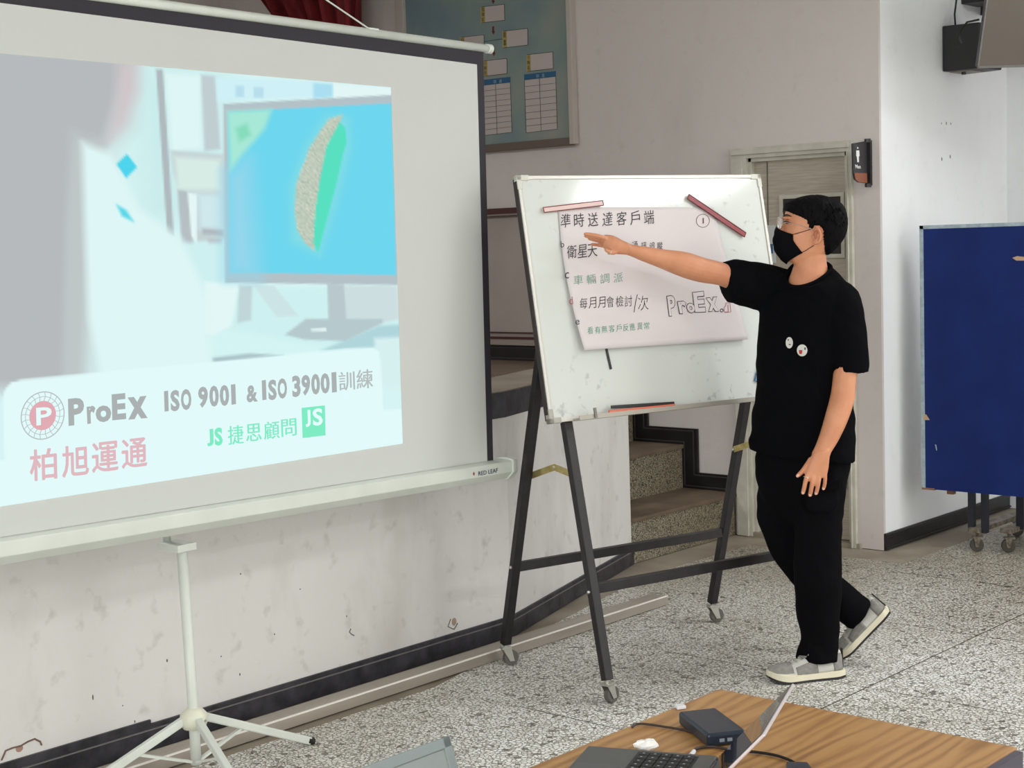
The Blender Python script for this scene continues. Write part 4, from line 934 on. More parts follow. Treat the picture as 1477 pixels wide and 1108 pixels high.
# crumpled tissue
rnd = random.Random(4); c = V((-1.612, 2.136, DZ+.011)); m = MB()
rr_ = []
for i in range(9):
    t = math.pi*(i+.05)/8.1; ring_ = []
    for k in range(14):
        a = 2*math.pi*k/14; r = 1+.32*mnoise.noise(V((math.cos(a)*1.8, math.sin(a)*1.8, i*.55)))+.1*rnd.uniform(-1, 1)
        ring_.append(c+V((math.sin(t)*math.cos(a)*.019*r, math.sin(t)*math.sin(a)*.021*r, -math.cos(t)*.0108*(r if i > 4 else 1))))
    rr_.append(ring_)
tag(m.rings(rr_).build('crumpled_tissue', mat('tissue_white', (240, 238, 234), .9)), 'small crumpled white tissue beside the laptop keyboard', 'tissue')
def cable(pts, r, label, m=None, plug=None):
    P = [atz(x, y, DZ+z) for x, y, z in pts]; Q = []
    for i in range(len(P)-1):
        p0, p1, p2, p3 = P[max(i-1, 0)], P[i], P[i+1], P[min(i+2, len(P)-1)]
        for k in range(8):
            t = k/8; Q.append(.5*((2*p1)+(-p0+p2)*t+(2*p0-5*p1+4*p2-p3)*t*t+(-p0+3*p1-3*p2+p3)*t**3))
    Q.append(P[-1]); o = MB().tube(Q, r, 8).build('cable', m or M_rubber, smooth=True); return tag(o, label, 'cable')
cable([(912, 1049, .003), (918, 1045, .003), (930, 1044.5, .003), (955, 1048, .003), (985, 1053, .003), (1010, 1060, .003)], .0022, 'thin black cable running from the desk edge to the power bank', mat('cable_brown', (52, 38, 34), .5))
c2 = cable([(998, 1086, .006), (1003, 1081, .004), (1012, 1078, .003), (1030, 1077.5, .003), (1050, 1081, .003), (1068, 1083, .003)], .0026, 'thin black cable curling behind the laptop keyboard', MATS['cable_brown'])
MB().tube([atz(1001, 1084, DZ+.006), atz(996, 1090, DZ+.006)], .004, 8).build('white_plug', mat('plug_white', (225, 225, 228), .4), c2, world=True)
cable([(1078, 1084, .003), (1098, 1086, .003), (1120, 1090, .003), (1140, 1097, .003), (1150, 1104, .003)], .0026, 'dark brown cable from behind the lid to the small black box')
ad_ = MB(); p = [atz(1134, 1098, DZ+.02), atz(1165, 1098.5, DZ+.02), atz(1176, 1114, DZ+.02), atz(1134, 1116, DZ+.02)]
tag(ad_.prism([q-V((0, 0, .02)) for q in p], (0, 0, .02)).build('adapter_box', mat('adapter_navy', (40, 46, 62), .35), bevel=.003), 'small dark adapter box at the near edge of the desk right of the laptop', 'adapter')
tag(MB().prism([atz(973, 1020, DZ), atz(984, 1018.5, DZ), atz(990, 1022.5, DZ), atz(977, 1024.5, DZ)], (0, 0, .006)).build('white_plug', MATS['plug_white'], bevel=.001), 'small white plug at the far side of the power bank', 'plug')

# chair at the desk's far side, only its backrest in the picture
cp_ = atz(645, 1062, .82); M_ch = mat('chair_grey_plastic', (144, 154, 153), .3, spec=.6); M_chr = mat('chair_rim_grey', (134, 146, 147), .35)
ch = root('chair', 'grey plastic chair beside the desk with only the backrest in view', 'chair', (cp_.x+.15, cp_.y-.21, 0))
th = R_(20); bt = V((-math.sin(th), 0, math.cos(th))); bn = V((math.cos(th), 0, math.sin(th)))
def chp(y, s, o=0): return cp_+V((0, y, 0))-bt*s+bn*o
m = MB(); m.prism([chp(-.018, .018, -.002), chp(-.018, .30, -.002), chp(-.40, .30, -.002), chp(-.40, .018, -.002)], bn*.005); m.build('backrest', M_ch, ch, world=True)
m = MB()
for a, b2, s0_, s1_ in ((0, -.42, 0, .018), (0, -.018, 0, .30), (-.402, -.42, 0, .30), (0, -.42, .29, .31)):
    m.prism([chp(a, s0_, -.006), chp(a, s1_, -.006), chp(b2, s1_, -.006), chp(b2, s0_, -.006)], bn*.012)
m.build('back_rim', M_chr, ch, world=True, bevel=.002)
sx, sy = cp_.x+.12, cp_.y-.42
MB().box((sx-.02, sy, .43), (sx+.36, sy+.42, .455)).build('seat', M_ch, ch, world=True, bevel=.01)
for a in (.01, .41): MB().bar((sx-.01, sy+a, .45), tuple(chp(-.42+a if a > .1 else -.41, .1, -.012)), .02, .02).build('back_post', M_steel, ch, world=True)
for a in (.0, .34):
    for b2 in (.02, .40): MB().tube([(sx+a, sy+b2, 0), (sx+a, sy+b2, .44)], .011, 10).build('leg', M_steel, ch, world=True)
# ================================================================== the presenter
def cr(P, n):
    """Catmull-Rom resample of rows of numbers, n steps per span"""
    out = []
    for i in range(len(P)-1):
        p0, p1, p2, p3 = P[max(i-1, 0)], P[i], P[i+1], P[min(i+2, len(P)-1)]
        for k in range(n):
            t = k/n; out.append([.5*((2*b)+(-a+c)*t+(2*a-5*b+4*c-d)*t*t+(-a+3*b-3*c+d)*t**3) for a, b, c, d in zip(p0, p1, p2, p3)])
    out.append(list(P[-1])); return out
VX = V((.7475, .6643, 0)); VD = V((-.6643, .7475, 0)); VZ = V((0, 0, 1))      # image-right, away from camera, up
def ring_(c, a, b, n=28, p=2.0):
    out = []
    for k in range(n):
        t = 2*math.pi*k/n; ct, st = math.cos(t), math.sin(t)
        out.append(c+a*(abs(ct)**(2/p)*(1 if ct >= 0 else -1))+b*(abs(st)**(2/p)*(1 if st >= 0 else -1)))
    return out
PXM = 1/FPX
def limb(mb, rows, sub=4, n=20, flat=1.0, side=None, p=2.0, blunt=False):
    """rows of (px, py, distance, radius in photo pixels[, depth ratio]); rings square to the path"""
    R = cr([list(r) if len(r) == 5 else list(r)+[flat] for r in rows], sub); pts = [atd(r[0], r[1], r[2]) for r in R]; rr = []
    for i, q in enumerate(pts):
        d = (pts[min(i+1, len(pts)-1)]-pts[max(i-1, 0)]).normalized(); rad = R[i][3]*R[i][2]*PXM
        view = (q-CAM).normalized(); a = d.cross(view).normalized(); b2 = a.cross(d).normalized()
        rr.append(ring_(q, a*rad, b2*rad*R[i][4], n, p))
    # rounded ends
    d0 = (pts[0]-pts[1]).normalized(); d1 = (pts[-1]-pts[-2]).normalized()
    def cap(r, c, d, rad): return [[c+(p_-c)*math.cos(t)+d*rad*math.sin(t) for p_ in r] for t in (.5, 1.0, 1.35, 1.5)]
    r0 = R[0][3]*R[0][2]*PXM*R[0][4]; r1 = R[-1][3]*R[-1][2]*PXM*R[-1][4]
    full = cap(rr[0], pts[0], d0, r0)[::-1]+rr+cap(rr[-1], pts[-1], d1, .004 if blunt else r1)
    mb.rings(full); return mb
def fuse(mb, name, m, parent, voxel, smooth=4, fac=.5, world=True):
    o = mb.build(name, m, None, smooth=True)
    rm = o.modifiers.new('r', 'REMESH'); rm.mode = 'VOXEL'; rm.voxel_size = voxel; rm.use_smooth_shade = True
    sm = o.modifiers.new('s', 'SMOOTH'); sm.iterations = smooth; sm.factor = fac
    dg = bpy.context.evaluated_depsgraph_get(); me = bpy.data.meshes.new_from_object(o.evaluated_get(dg))
    for q in me.polygons: q.use_smooth = True
    old = o.data; o.modifiers.clear(); o.data = me; bpy.data.meshes.remove(old)
    me.materials.clear(); me.materials.append(m)
    if parent is not None:
        o.parent = parent; o.matrix_basis = PM(parent).inverted() @ Matrix.Translation(o.location)
    return o
M_skin = mat('skin', (216, 150, 112), .5, rgb2=(204, 136, 100), scale=14, bump=.05, bscale=220)
M_skin.node_tree.nodes['Principled BSDF'].inputs['Subsurface Weight'].default_value = .06
M_skin.node_tree.nodes['Principled BSDF'].inputs['Subsurface Radius'].default_value = (.01, .004, .002)
M_tee = mat('black_cotton', (11, 11, 14), .95, bump=.25, bscale=9, spec=.06); M_pant = mat('black_twill', (12, 11, 14), .9, bump=.3, bscale=12, spec=.06)
D0 = 5.73
# ---- head (profile to the left of the picture, face a little away from the camera)
YAW = R_(8); HF = (-VX*math.cos(YAW)+VD*math.sin(YAW)); HS = VZ.cross(HF)      # forward, and the person's left (to camera)
if HS.dot(VD) > 0: HS = -HS
HC = atd(1170, 330, 5.735); S = 5.735*PXM                                      # metres per pixel there
HEAD = [  # py, front px, back px, half width (m)
 (383, 1150, 1168, .030), (379, 1143, 1174, .038), (373, 1137.5, 1182, .048), (364, 1132, 1192, .057), (354, 1129, 1199, .063), (345, 1128, 1204, .067), (336, 1129.5, 1208, .070),
 (328, 1131.5, 1211, .073), (320, 1132.0, 1213, .075), (312, 1133, 1213, .0765), (304, 1134.5, 1212, .076), (297, 1138.5, 1209, .072), (291.5, 1145, 1204, .062), (288, 1154, 1196, .046), (286.5, 1164, 1186, .024)]
def head_pt(py, th, grow=0.0):
    rows = HEAD
    if py >= rows[0][0]: r = rows[0]
    elif py <= rows[-1][0]: r = rows[-1]
    else:
        for i in range(len(rows)-1):
            if rows[i][0] >= py >= rows[i+1][0]:
                t = (rows[i][0]-py)/(rows[i][0]-rows[i+1][0]); r = [a+(b_-a)*t for a, b_ in zip(rows[i], rows[i+1])]; break
    _, f, bk, hw = r
    cx = (f+bk)/2; a = (bk-f)/2*S/math.cos(YAW)
    ct, st = math.cos(th), math.sin(th)           # th 0 = front
    fa = abs(ct)**(.86)*(1 if ct >= 0 else -1); sa = abs(st)**(.80)*(1 if st >= 0 else -1)
    c = HC-VX*0+VX*((cx-1170)*S)+VZ*((330-py)*S)
    d = HF*fa+HS*sa
    return c+HF*(a*fa)+HS*(hw*sa)+(HF*ct+HS*st).normalized()*grow
HR = cr([list(r) for r in HEAD], 3)
hm = MB(); hm.rings([[head_pt(r[0], 2*math.pi*k/40) for k in range(40)] for r in HR])
def hp(px, py, side=0.0, f=0.0): return HC+VX*((px-1170)*S)+VZ*((330-py)*S)+HS*side+HF*f
# nose, brow, lips under the mask, ears
hm.rings([ring_(hp(1128.5, 322, 0), HS*.008, HF*.006, 12), ring_(hp(1126.5, 331, 0), HS*.010, HF*.009, 12), ring_(hp(1124, 339, 0), HS*.013, HF*.010, 12), ring_(hp(1125, 343.5, 0), HS*.014, HF*.008, 12), ring_(hp(1128, 347, 0), HS*.012, HF*.006, 12)])
hm.ball(hp(1129, 357), (.018, .02, .008)); hm.ball(hp(1141, 372), (.018, .018, .014))
for s in (-1, 1): hm.ball(hp(1134.5, 313.5, .03*s), (.014, .02, .006))
def ear(mb, s):
    c = hp(1175, 341, .074*s); P = []
    for k in range(21):
        t = -2.3+4.6*k/20+math.pi*0; a = t
        P.append(c+HF*(-.0125*math.cos(a)-.001)*1.0+VZ*(.0265*math.sin(a)+.001)+HS*s*(.006+.004*math.cos(a)))
    mb.tube(P, [.004+.0012*math.sin(math.pi*k/20) for k in range(21)], 8)
    mb.ball(c+HS*s*.001-HF*.002, (.010, .012, .023), 14, 10)
    mb.ball(c+VZ*-.021+HF*.005+HS*s*.003, (.006, .006, .009), 10, 8)
    mb.tube([c+HF*-.004+VZ*.015+HS*s*.006, c-HF*.007+VZ*.002+HS*s*.006, c-HF*.003-VZ*.012+HS*s*.006], .0028, 6)
    mb.ball(c+HF*.010-VZ*.002+HS*s*.004, (.004, .005, .006), 8, 6)
ear(hm, 1); ear(hm, -1)
# neck
nk = []
for (px, py, a, b_, tl) in ((1172, 352, 22, 22, 0), (1171, 366, 20.5, 21, 0), (1169, 380, 23, 22, 0), (1168, 394, 27, 24, 0), (1168, 410, 34, 28, 0), (1168, 424, 46, 34, 0)):
    c = atd(px, py, 5.735); nk.append(ring_(c, VX*a*S, VD*b_*S, 28))
body = MB(); body.v = hm.v; body.f = hm.f
body.rings(nk)
# trunk and legs under the clothes
def trunk(rows, grow=0.0, n=36, phi=38, p=2.3):
    """rows: py, centre px, half wide (m), half deep (m), distance[, phi]"""
    out = []
    for r in cr([list(q) for q in rows], 3):
        py, px, a, b_, D, ph = r; f = R_(ph); ax = VX*math.cos(f)-VD*math.sin(f); bx_ = VD*math.cos(f)+VX*math.sin(f)
        out.append(ring_(atd(px, py, D), ax*(a+grow), bx_*(b_+grow), n, p))
    return out
TR = [(392, 1169, .075, .060, 5.735, 40), (402, 1168, .120, .075, 5.74, 42), (414, 1167, .160, .090, 5.74, 44), (430, 1167, .178, .104, 5.74, 45), (460, 1165, .175, .112, 5.74, 45), (500, 1161, .165, .112, 5.74, 42), (550, 1158, .152, .105, 5.74, 38), (600, 1157, .150, .105, 5.74, 34), (640, 1157, .158, .112, 5.74, 32), (680, 1156, .155, .105, 5.74, 30), (700, 1156, .12, .09, 5.74, 30)]
body.rings(trunk(TR, -.024))
limb(body, [(1108, 404, 5.82, 15), (1075, 410, 5.80, 15), (1042, 396, 5.765, 16.5), (1012, 389.5, 5.745, 18), (986, 381.5, 5.725, 18.2), (956, 373.5, 5.70, 14), (930, 366.5, 5.675, 11), (910, 361, 5.66, 8.3, 1.1), (898, 357, 5.65, 9.5, .9)], n=20)
limb(body, [(1216, 428, 5.64, 18), (1222, 470, 5.60, 18), (1222, 520, 5.575, 17.5), (1218.5, 545, 5.565, 17), (1215.5, 572, 5.555, 17.5), (1207.5, 600, 5.54, 16.8), (1197, 628, 5.525, 14.5), (1187.5, 648, 5.51, 12.4, .75), (1183.5, 658, 5.505, 13.4, .6)], n=20)
limb(body, [(1180, 700, 5.68, 24), (1182, 800, 5.68, 19), (1181, 880, 5.69, 17), (1180, 945, 5.70, 14), (1178, 962, 5.70, 12)])
limb(body, [(1132, 700, 5.79, 24), (1150, 792, 5.80, 18), (1188, 845, 5.81, 17), (1232, 878, 5.83, 12)])
# ---- hands
def digit(mb, P, r, D):
    """finger as a jointed chain of (px, py, distance); r in metres at root and tip"""
    R = cr([list(p) for p in P], 3); pts = [atd(*q) for q in R]; n = len(pts); rs = [r[0]+(r[1]-r[0])*i/(n-1) for i in range(n)]
    d = (pts[-1]-pts[-2]).normalized(); pts += [pts[-1]+d*r[1]*.5, pts[-1]+d*r[1]*.85]; rs += [r[1]*.82, r[1]*.4]
    mb.tube(pts, rs, 10)
# left hand: hangs, back of the hand to the camera, thumb forward (picture left)
pal = [((1185.5, 650), 12.5, .62), ((1182.5, 660), 14.2, .55), ((1180, 669), 16, .48), ((1178.5, 677), 16.8, .44), ((1177.6, 684), 16.4, .42), ((1177, 689), 14.6, .40)]
rr = []
for (c, w_, fl_) in pal:
    q = atd(c[0], c[1], 5.50); sk = V((0, 0, 0)); ax = (VX*.985-VZ*-.10).normalized(); rr.append(ring_(q, ax*w_*5.5*PXM, VD*w_*5.5*PXM*fl_, 24, 2.6))
body.rings(rr)
digit(body, [(1166, 681, 5.497), (1162.6, 692, 5.490), (1160.2, 703, 5.492), (1158.2, 711, 5.50)], (.0092, .0076), 0)
digit(body, [(1174, 683, 5.494), (1172, 695, 5.486), (1170, 706, 5.489), (1168.4, 714.3, 5.498)], (.0094, .0078), 0)
digit(body, [(1182, 683, 5.495), (1180.8, 694, 5.488), (1179, 704.5, 5.491), (1177, 712, 5.50)], (.0090, .0074), 0)
digit(body, [(1189.6, 680, 5.499), (1190.3, 689, 5.493), (1189.6, 698, 5.495), (1187.8, 705, 5.503)], (.0080, .0066), 0)
digit(body, [(1171, 662, 5.505), (1163, 673, 5.505), (1156.5, 681, 5.507), (1150.5, 686.6, 5.51)], (.0118, .0075), 0)
# right hand: stretched towards the paper, fingers close together, ring and little finger dropping
rr = []
for (px, py, w_, fl_) in ((906, 359.3, 8.3, 1.1), (898, 357.5, 9.6, 1.3), (890, 355, 11.6, 1.5), (882, 352, 12.2, 1.6), (875, 349.2, 10.6, 1.6), (870, 347.3, 8.5, 1.5)):
    q = atd(px, py, 5.645); up_ = (VZ*.96+VX*.25).normalized(); rr.append(ring_(q, up_*w_*5.645*PXM, (VD*.97+VZ*.15)*w_*5.645*PXM*fl_*.75, 24, 2.4))
body.rings(rr)
digit(body, [(879, 345.5, 5.632), (867, 341.8, 5.615), (855, 339, 5.605), (844, 337.6, 5.60)], (.0090, .0068), 0)
digit(body, [(878, 347.5, 5.650), (865, 345.0, 5.640), (853, 342.2, 5.630), (844.5, 340.3, 5.625)], (.0092, .0070), 0)
digit(body, [(877, 350, 5.668), (867, 348.5, 5.662), (858, 346.2, 5.655), (850, 344.2, 5.65)], (.0088, .0066), 0)
digit(body, [(878, 356, 5.670), (868, 354.4, 5.676), (860, 353.2, 5.675), (853.5, 352.6, 5.672)], (.0078, .0060), 0)
digit(body, [(890, 362, 5.628), (884, 364.5, 5.615), (878.5, 363.2, 5.605), (874, 360.5, 5.60)], (.0100, .0070), 0)
man = fuse(body, 'person', M_skin, None, .0034, 3, .45)
tag(man, 'person in black t-shirt, black trousers and face mask pointing at the whiteboard', 'person')
# fingernails
M_nail = mat('nail', (232, 190, 170), .3)
for (px, py, D, ax) in ((1158.4, 710.8, 5.492, (-.25, -1)), (1168.6, 713.8, 5.490, (-.2, -1)), (1177.3, 711.5, 5.492, (-.25, -1)), (1187.9, 704.8, 5.4965, (-.3, -1)), (1150.8, 686.4, 5.5025, (-.75, -.65))):
    c = atd(px, py, D); d = (VX*ax[0]+VZ*ax[1]).normalized(); x = d.cross(VD)
    M = Matrix((x, d, -VD)).transposed()
    MB().ball(c, (.0048, .0062, .0016), 12, 8, M).build('fingernail', M_nail, man, smooth=True, world=True)
# rings
def finger_ring(p0, p1, r):
    c = (p0+p1)/2; d = (p1-p0).normalized(); x = d.orthogonal().normalized(); y = d.cross(x)
    MB().tube([c+(x*math.cos(t*.3307)+y*math.sin(t*.3307))*r for t in range(20)], .0016, 6).build('ring', mat('silver', (230, 222, 200), .2, .9), man, world=True, smooth=True)
finger_ring(atd(1163.6, 687, 5.493), atd(1162.8, 690, 5.492), .0100)
finger_ring(atd(880.5, 364, 5.61), atd(878, 363, 5.605), .0094)
# eye, brow, lashes
for s in (1, -1):
    MB().ball(hp(1135.2, 320.5, .031*s), (.0075, .0095, .0045), 14, 10).build('eye', mat('eye_brown', (96, 72, 60), .25), man, world=True, smooth=True)
    MB().tube([hp(1130.6, 319.5, .020*s), hp(1132.2, 318.2, .032*s), hp(1136.5, 319.8, .046*s), hp(1140.5, 321.8, .055*s)], [.0018, .003, .003, .0014], 6).build('eyelid', mat('lash_dark', (66, 42, 34), .7), man, world=True)
    MB().tube([hp(1130.8, 312, .016*s), hp(1131.5, 309.6, .03*s), hp(1135.5, 309.4, .048*s), hp(1141, 311.8, .062*s)], [.0018, .0032, .0032, .0014], 6).build('eyebrow', mat('brow_dark', (42, 32, 30), .8), man, world=True)
# ear rims stay crisp
for s in (1, -1):
    c = hp(1175.3, 340, .080*s); P = [c+HF*(-.0165*math.cos(a)*1.0+.001)+VZ*(.0275*math.sin(a))+HS*s*(.006+.005*math.cos(a)) for a in [-1.9+4.3*k/24 for k in range(25)]]
    e_ = MB().tube(P, [.0026+.0018*math.sin(math.pi*k/24) for k in range(25)], 8); e_.tube([c+HF*-.008+VZ*.014+HS*s*.006, c-HF*.011+VZ*.001+HS*s*.007, c-HF*.006-VZ*.012+HS*s*.006], .0026, 8)
    e_.ball(c-HF*.002+VZ*-.023+HS*s*.004, (.0062, .0052, .0075), 10, 8)
    e_.build('ear', M_skin, man, world=True, smooth=True)
    MB().ball(c-HF*.001+VZ*.002+HS*s*.003, (.0095, .0035, .0175), 12, 10, Matrix((HF, HS, VZ)).transposed()).build('ear_hollow', mat('ear_shade_skin', (176, 104, 78), .6), man, world=True, smooth=True)
# hair
def hair_limit(x):
    L = [(1120, 303), (1132, 304.5), (1140, 309), (1150, 313.5), (1158, 318), (1162, 329), (1167, 331), (1171, 326), (1178, 327), (1184, 332), (1187, 348), (1190, 362), (1194, 369), (1240, 368)]
    for (a, b_), (c, d) in zip(L, L[1:]):
        if a <= x < c: return b_+(d-b_)*(x-a)/(c-a)
    return L[0][1] if x < 1120 else L[-1][1]
HAIRP = [(378, 1146, 1186, .050), (368, 1136, 1195, .060), (360, 1131, 1203.5, .068), (352, 1129, 1211, .073), (342, 1128, 1217.5, .0775), (330, 1129.5, 1221, .080), (318, 1130.5, 1221.5, .0825), (308, 1131, 1219.5, .0835), (300, 1131.5, 1216.5, .082), (294, 1134, 1211.5, .077),
 (290, 1139.5, 1205.5, .068), (286.5, 1148, 1198, .054), (284, 1157, 1191, .039), (282.4, 1166, 1184, .020), (281.8, 1172, 1178, .006)]
hr_ = []
NT = 120
for py, f_h, b_h, hw_h in cr([list(r) for r in HAIRP], 5):
    ring = []; cxh = (f_h+b_h)/2; ah = (b_h-f_h)/2*S/math.cos(YAW)
    for k in range(NT):
        th_ = 2*math.pi*k/NT; ct, st = math.cos(th_), math.sin(th_)
        fa = abs(ct)**.9*(1 if ct >= 0 else -1); sa = abs(st)**.86*(1 if st >= 0 else -1)
        out_ = HC+VX*((cxh-1170)*S)+VZ*((330-py)*S)+HF*(ah*fa)+HS*(hw_h*sa)
        nz = .0022*mnoise.noise(V((th_*7, py*.10, 1)))+.0016*mnoise.noise(V((th_*30, py*.14, 5)))
        out_ += (HF*ct+HS*st)*nz+VZ*(.5*nz)
        inn = head_pt(max(py, 287), th_, -.012) if py > 287 else HC+VX*((cxh-1170)*S)+VZ*((324-py)*S)
        xx = 1170+(out_-HC).dot(VX)/S
        t = max(0, min(1, (hair_limit(xx)-py)/3.0+.5)); t = t*t*(3-2*t)
        ring.append(inn.lerp(out_, t))
    hr_.append(ring)
M_hair = mat('black_hair', (13, 11, 13), .6, bump=.6, bscale=70, spec=.06, stretch=(1, 1, .16))
hair = MB().rings(hr_).build('hair', M_hair, man, world=True, smooth=True)
rnd = random.Random(3); m = MB()
for k in range(260):
    th_ = rnd.uniform(0, 2*math.pi); py = rnd.uniform(292, 352)
    p = head_pt(py, th_); xx = 1170+(p-HC).dot(VX)/S
    if hair_limit(xx)-py < 5: continue
    back = max(0, min(1, (xx-1165)/50)); p = head_pt(max(py, 292), th_, .007+.008*back)
    nrm = (HF*math.cos(th_)+HS*math.sin(th_)); dwn = -VZ if xx > 1150 else (HF*.7-VZ*.7)
    tip = p+(dwn*.9+nrm*.16+HS*rnd.uniform(-.25, .25)+HF*rnd.uniform(-.25, .15)).normalized()*rnd.uniform(.010, .018); mid = (p+tip)/2+nrm*.0016
    m.tube([p-nrm*.004, mid, tip], [.003, .0022, .0004], 5)
m.build('hair_tufts', M_hair, man, world=True, smooth=True, kind='stuff')
# mask: a shaped shell over nose, cheeks and chin
M_mask = mat('black_mask_cloth', (15, 15, 18), .9, bump=.3, bscale=60, spec=.05)
def th_for(px, py, side=1):
    """angle at which the head's surface stands at picture column px"""
    lo, hi = 0.0, math.pi*.93
    for _ in range(26):
        md = (lo+hi)/2; x_ = 1170+(head_pt(py, md)-HC).dot(VX)/S
        if x_ < px: lo = md
        else: hi = md
    return lo*side
def skin_pt(px, py, side=1, grow=.002): return head_pt(py, th_for(px, py), grow) if side > 0 else head_pt(py, -th_for(px, py), grow)
MF = [(0, 1121.8), (.12, 1119), (.3, 1116.6), (.45, 1116.2), (.6, 1117.6), (.75, 1121.5), (.88, 1127), (1, 1135)]
def mask_pt(u, v):
    """u -1..1 from the person's right cheek to the left, v 0 top .. 1 bottom"""
    au = abs(u); side_x = 1141+(1153.5-1141)*max(0, (v-.30)/.70)**1.2
    top = 325.5+(337-325.5)*au**1.2; bot = 379.5-(379.5-364)*au**1.2; py = top+(bot-top)*v
    for (a, xa), (b2, xb) in zip(MF, MF[1:]):
        if a <= v <= b2: fx_ = xa+(xb-xa)*(v-a)/(b2-a)
    te = th_for(side_x, min(py, 380)); th_ = te*u
    p = head_pt(min(py, 382), th_, .0035)
    x0 = 1170+(head_pt(min(py, 382), 0, .0035)-HC).dot(VX)/S
    fold_ = .0012*math.sin(v*22)*(1-au)
    q = p+HF*((x0-fx_)*S*(1-au**2.2)+fold_)
    q.z = HC.z+(330-py)*S
    return q
m = MB().grid(lambda a, b_: mask_pt(a*2-1, b_), 40, 24).build('face_mask', M_mask, man, world=True, smooth=True, fix=False)
so = m.modifiers.new('t', 'SOLIDIFY'); so.thickness = .002
for s in (1, -1):
    st = MB(); st.tube([mask_pt(s*.97, .04), skin_pt(1146, 336, s, .0025), skin_pt(1155, 333.5, s, .0025), skin_pt(1163, 331, s, .003), skin_pt(1169, 329, s, .006), hp(1174, 327.5, .084*s)], .0013, 6)
    st.tube([mask_pt(s*.97, .97), skin_pt(1158, 360.5, s, .0025), skin_pt(1163, 357, s, .003), skin_pt(1168, 354, s, .005)], .0013, 6)
    st.build('ear_loop', mat('loop_maroon', (52, 24, 24), .7), man, world=True)
# glasses
gl = MB(); M_glf = mat('glasses_metal', (206, 200, 196), .25, .8)
for s in (1, -1):
    c = hp(1124.8, 320.5, .033*s, 0); P = []
    for k in range(25):
        t = 2*math.pi*k/24; r = 1
        P.append(c+HS*(.0245*math.cos(t))-HF*(.006*s*math.cos(t)*s)*1+VZ*(.0205*math.sin(t))+HF*(.002*math.sin(t)))
    gl.tube(P, .0016, 6); gl.tube([c+HS*s*.0245-HF*.006, hp(1133, 320, .066*s), hp(1150, 324, .0745*s), hp(1168, 330.5, .079*s), hp(1178, 334, .081*s)], .0010, 6)
    ln_ = MB().rings([P[:24], [p+(c-p)*.97+HF*.0008 for p in P[:24]]], caps=False)
    lens = MB(); lens.v = [c+HF*.001]+P[:24]; lens.f = [[0, i+1, (i+1) % 24+1] for i in range(24)]
    mgl = mat('lens_glass', (235, 240, 240), .05, spec=1.0); mgl.node_tree.nodes['Principled BSDF'].inputs['Transmission Weight'].default_value = .6
    lens.build('lens', mgl, man, world=True)
gl.tube([hp(1124.3, 319, .009), hp(1122.6, 318, 0), hp(1124.3, 319, -.009)], .0011, 6)
gl.build('glasses_frame', M_glf, man, world=True)
# ---- t-shirt
tee = MB()
TS = [(391, 1168.5, .078, .070, 5.735, 40), (398, 1168, .105, .084, 5.74, 42), (410, 1167, .146, .100, 5.74, 44), (426, 1166.5, .180, .118, 5.74, 45), (455, 1165.5, .188, .126, 5.74, 45), (500, 1162, .188, .130, 5.74, 44), (550, 1159.5, .183, .128, 5.74, 42), (600, 1157.5, .190, .130, 5.74, 40), (640, 1156, .200, .134, 5.74, 40), (658, 1155.5, .203, .136, 5.74, 40)]
n0_, n1_, n2_ = atd(1141.5, 385, 5.79), atd(1157, 414.5, 5.64), atd(1197.5, 390, 5.69)
NC = (n0_+n2_)/2; NA = (n2_-n0_)/2; NBv = n1_-NC; NBv = NBv-NA*(NBv.dot(NA)/NA.dot(NA)); nn_ = NA.cross(NBv).normalized()
if nn_.z < 0: nn_ = -nn_
def collar_ring(k=1.0, dz=0.0, n=40):
    return [NC+(NA*math.cos(t)-NBv*math.sin(t)*(.42 if math.sin(t) > 0 else 1))*k+nn_*dz for t in [2*math.pi*i/n for i in range(n)]]
rings = trunk(TS[2:], 0, 40)
c1r = collar_ring(1.04, -.003); mid_ = [a.lerp(b_, .55)+VZ*.004 for a, b_ in zip(rings[0], c1r)]
rings = [collar_ring(.80, -.03), collar_ring(.88, -.012), collar_ring(.97, .0), c1r, mid_]+rings
# the hem hangs lower at the back; the neckline is cut lower at the throat
for r in rings[-4:]:
    for i, p in enumerate(r):
        k_ = (p-atd(1157, 650, 5.74)).dot(VX); r[i] = p+VZ*(-.11*k_)*.9
tee.rings(rings)
limb(tee, [(1128, 414, 5.80, 30, .9), (1103, 414, 5.82, 34, .85), (1080, 409.5, 5.81, 33, .85), (1060, 405.5, 5.795, 30.5, .85), (1045.5, 408.5, 5.785, 29, .85)], n=24, blunt=True)
limb(tee, [(1196, 425, 5.68, 26, .9), (1212, 436, 5.64, 30, .9), (1220, 465, 5.61, 28, .95), (1224.5, 500, 5.59, 26.5, .95), (1227, 526, 5.58, 26.5, .95), (1227.5, 539, 5.576, 26.5, .95)], n=24, blunt=True)
ts = fuse(tee, 't_shirt', M_tee, man, .0065, 4, .5)
# folds pressed into the cloth, and the shirt pared back at the neckline and sleeve ends
def fold(o, amp, f):
    Mw = PM(o)
    for v in o.data.vertices:
        p = Mw @ v.co; n = v.normal; a = p.dot(VX)*f; b_ = p.z*f
        d = amp*(mnoise.noise(V((a*.8+b_*.55, b_*.30-a*.2, p.dot(VD)*f*.5)))+.5*mnoise.noise(V((a*2.2+b_*1.6, b_*.8-a*.7, 3))))
        v.co += n*d
fold(ts, .010, 11)
# collar band
MB().tube((lambda r: r+[r[0]])(collar_ring(1.0, .0)), .0062, 8, caps=False).build('collar', M_tee, ts, world=True, smooth=True)
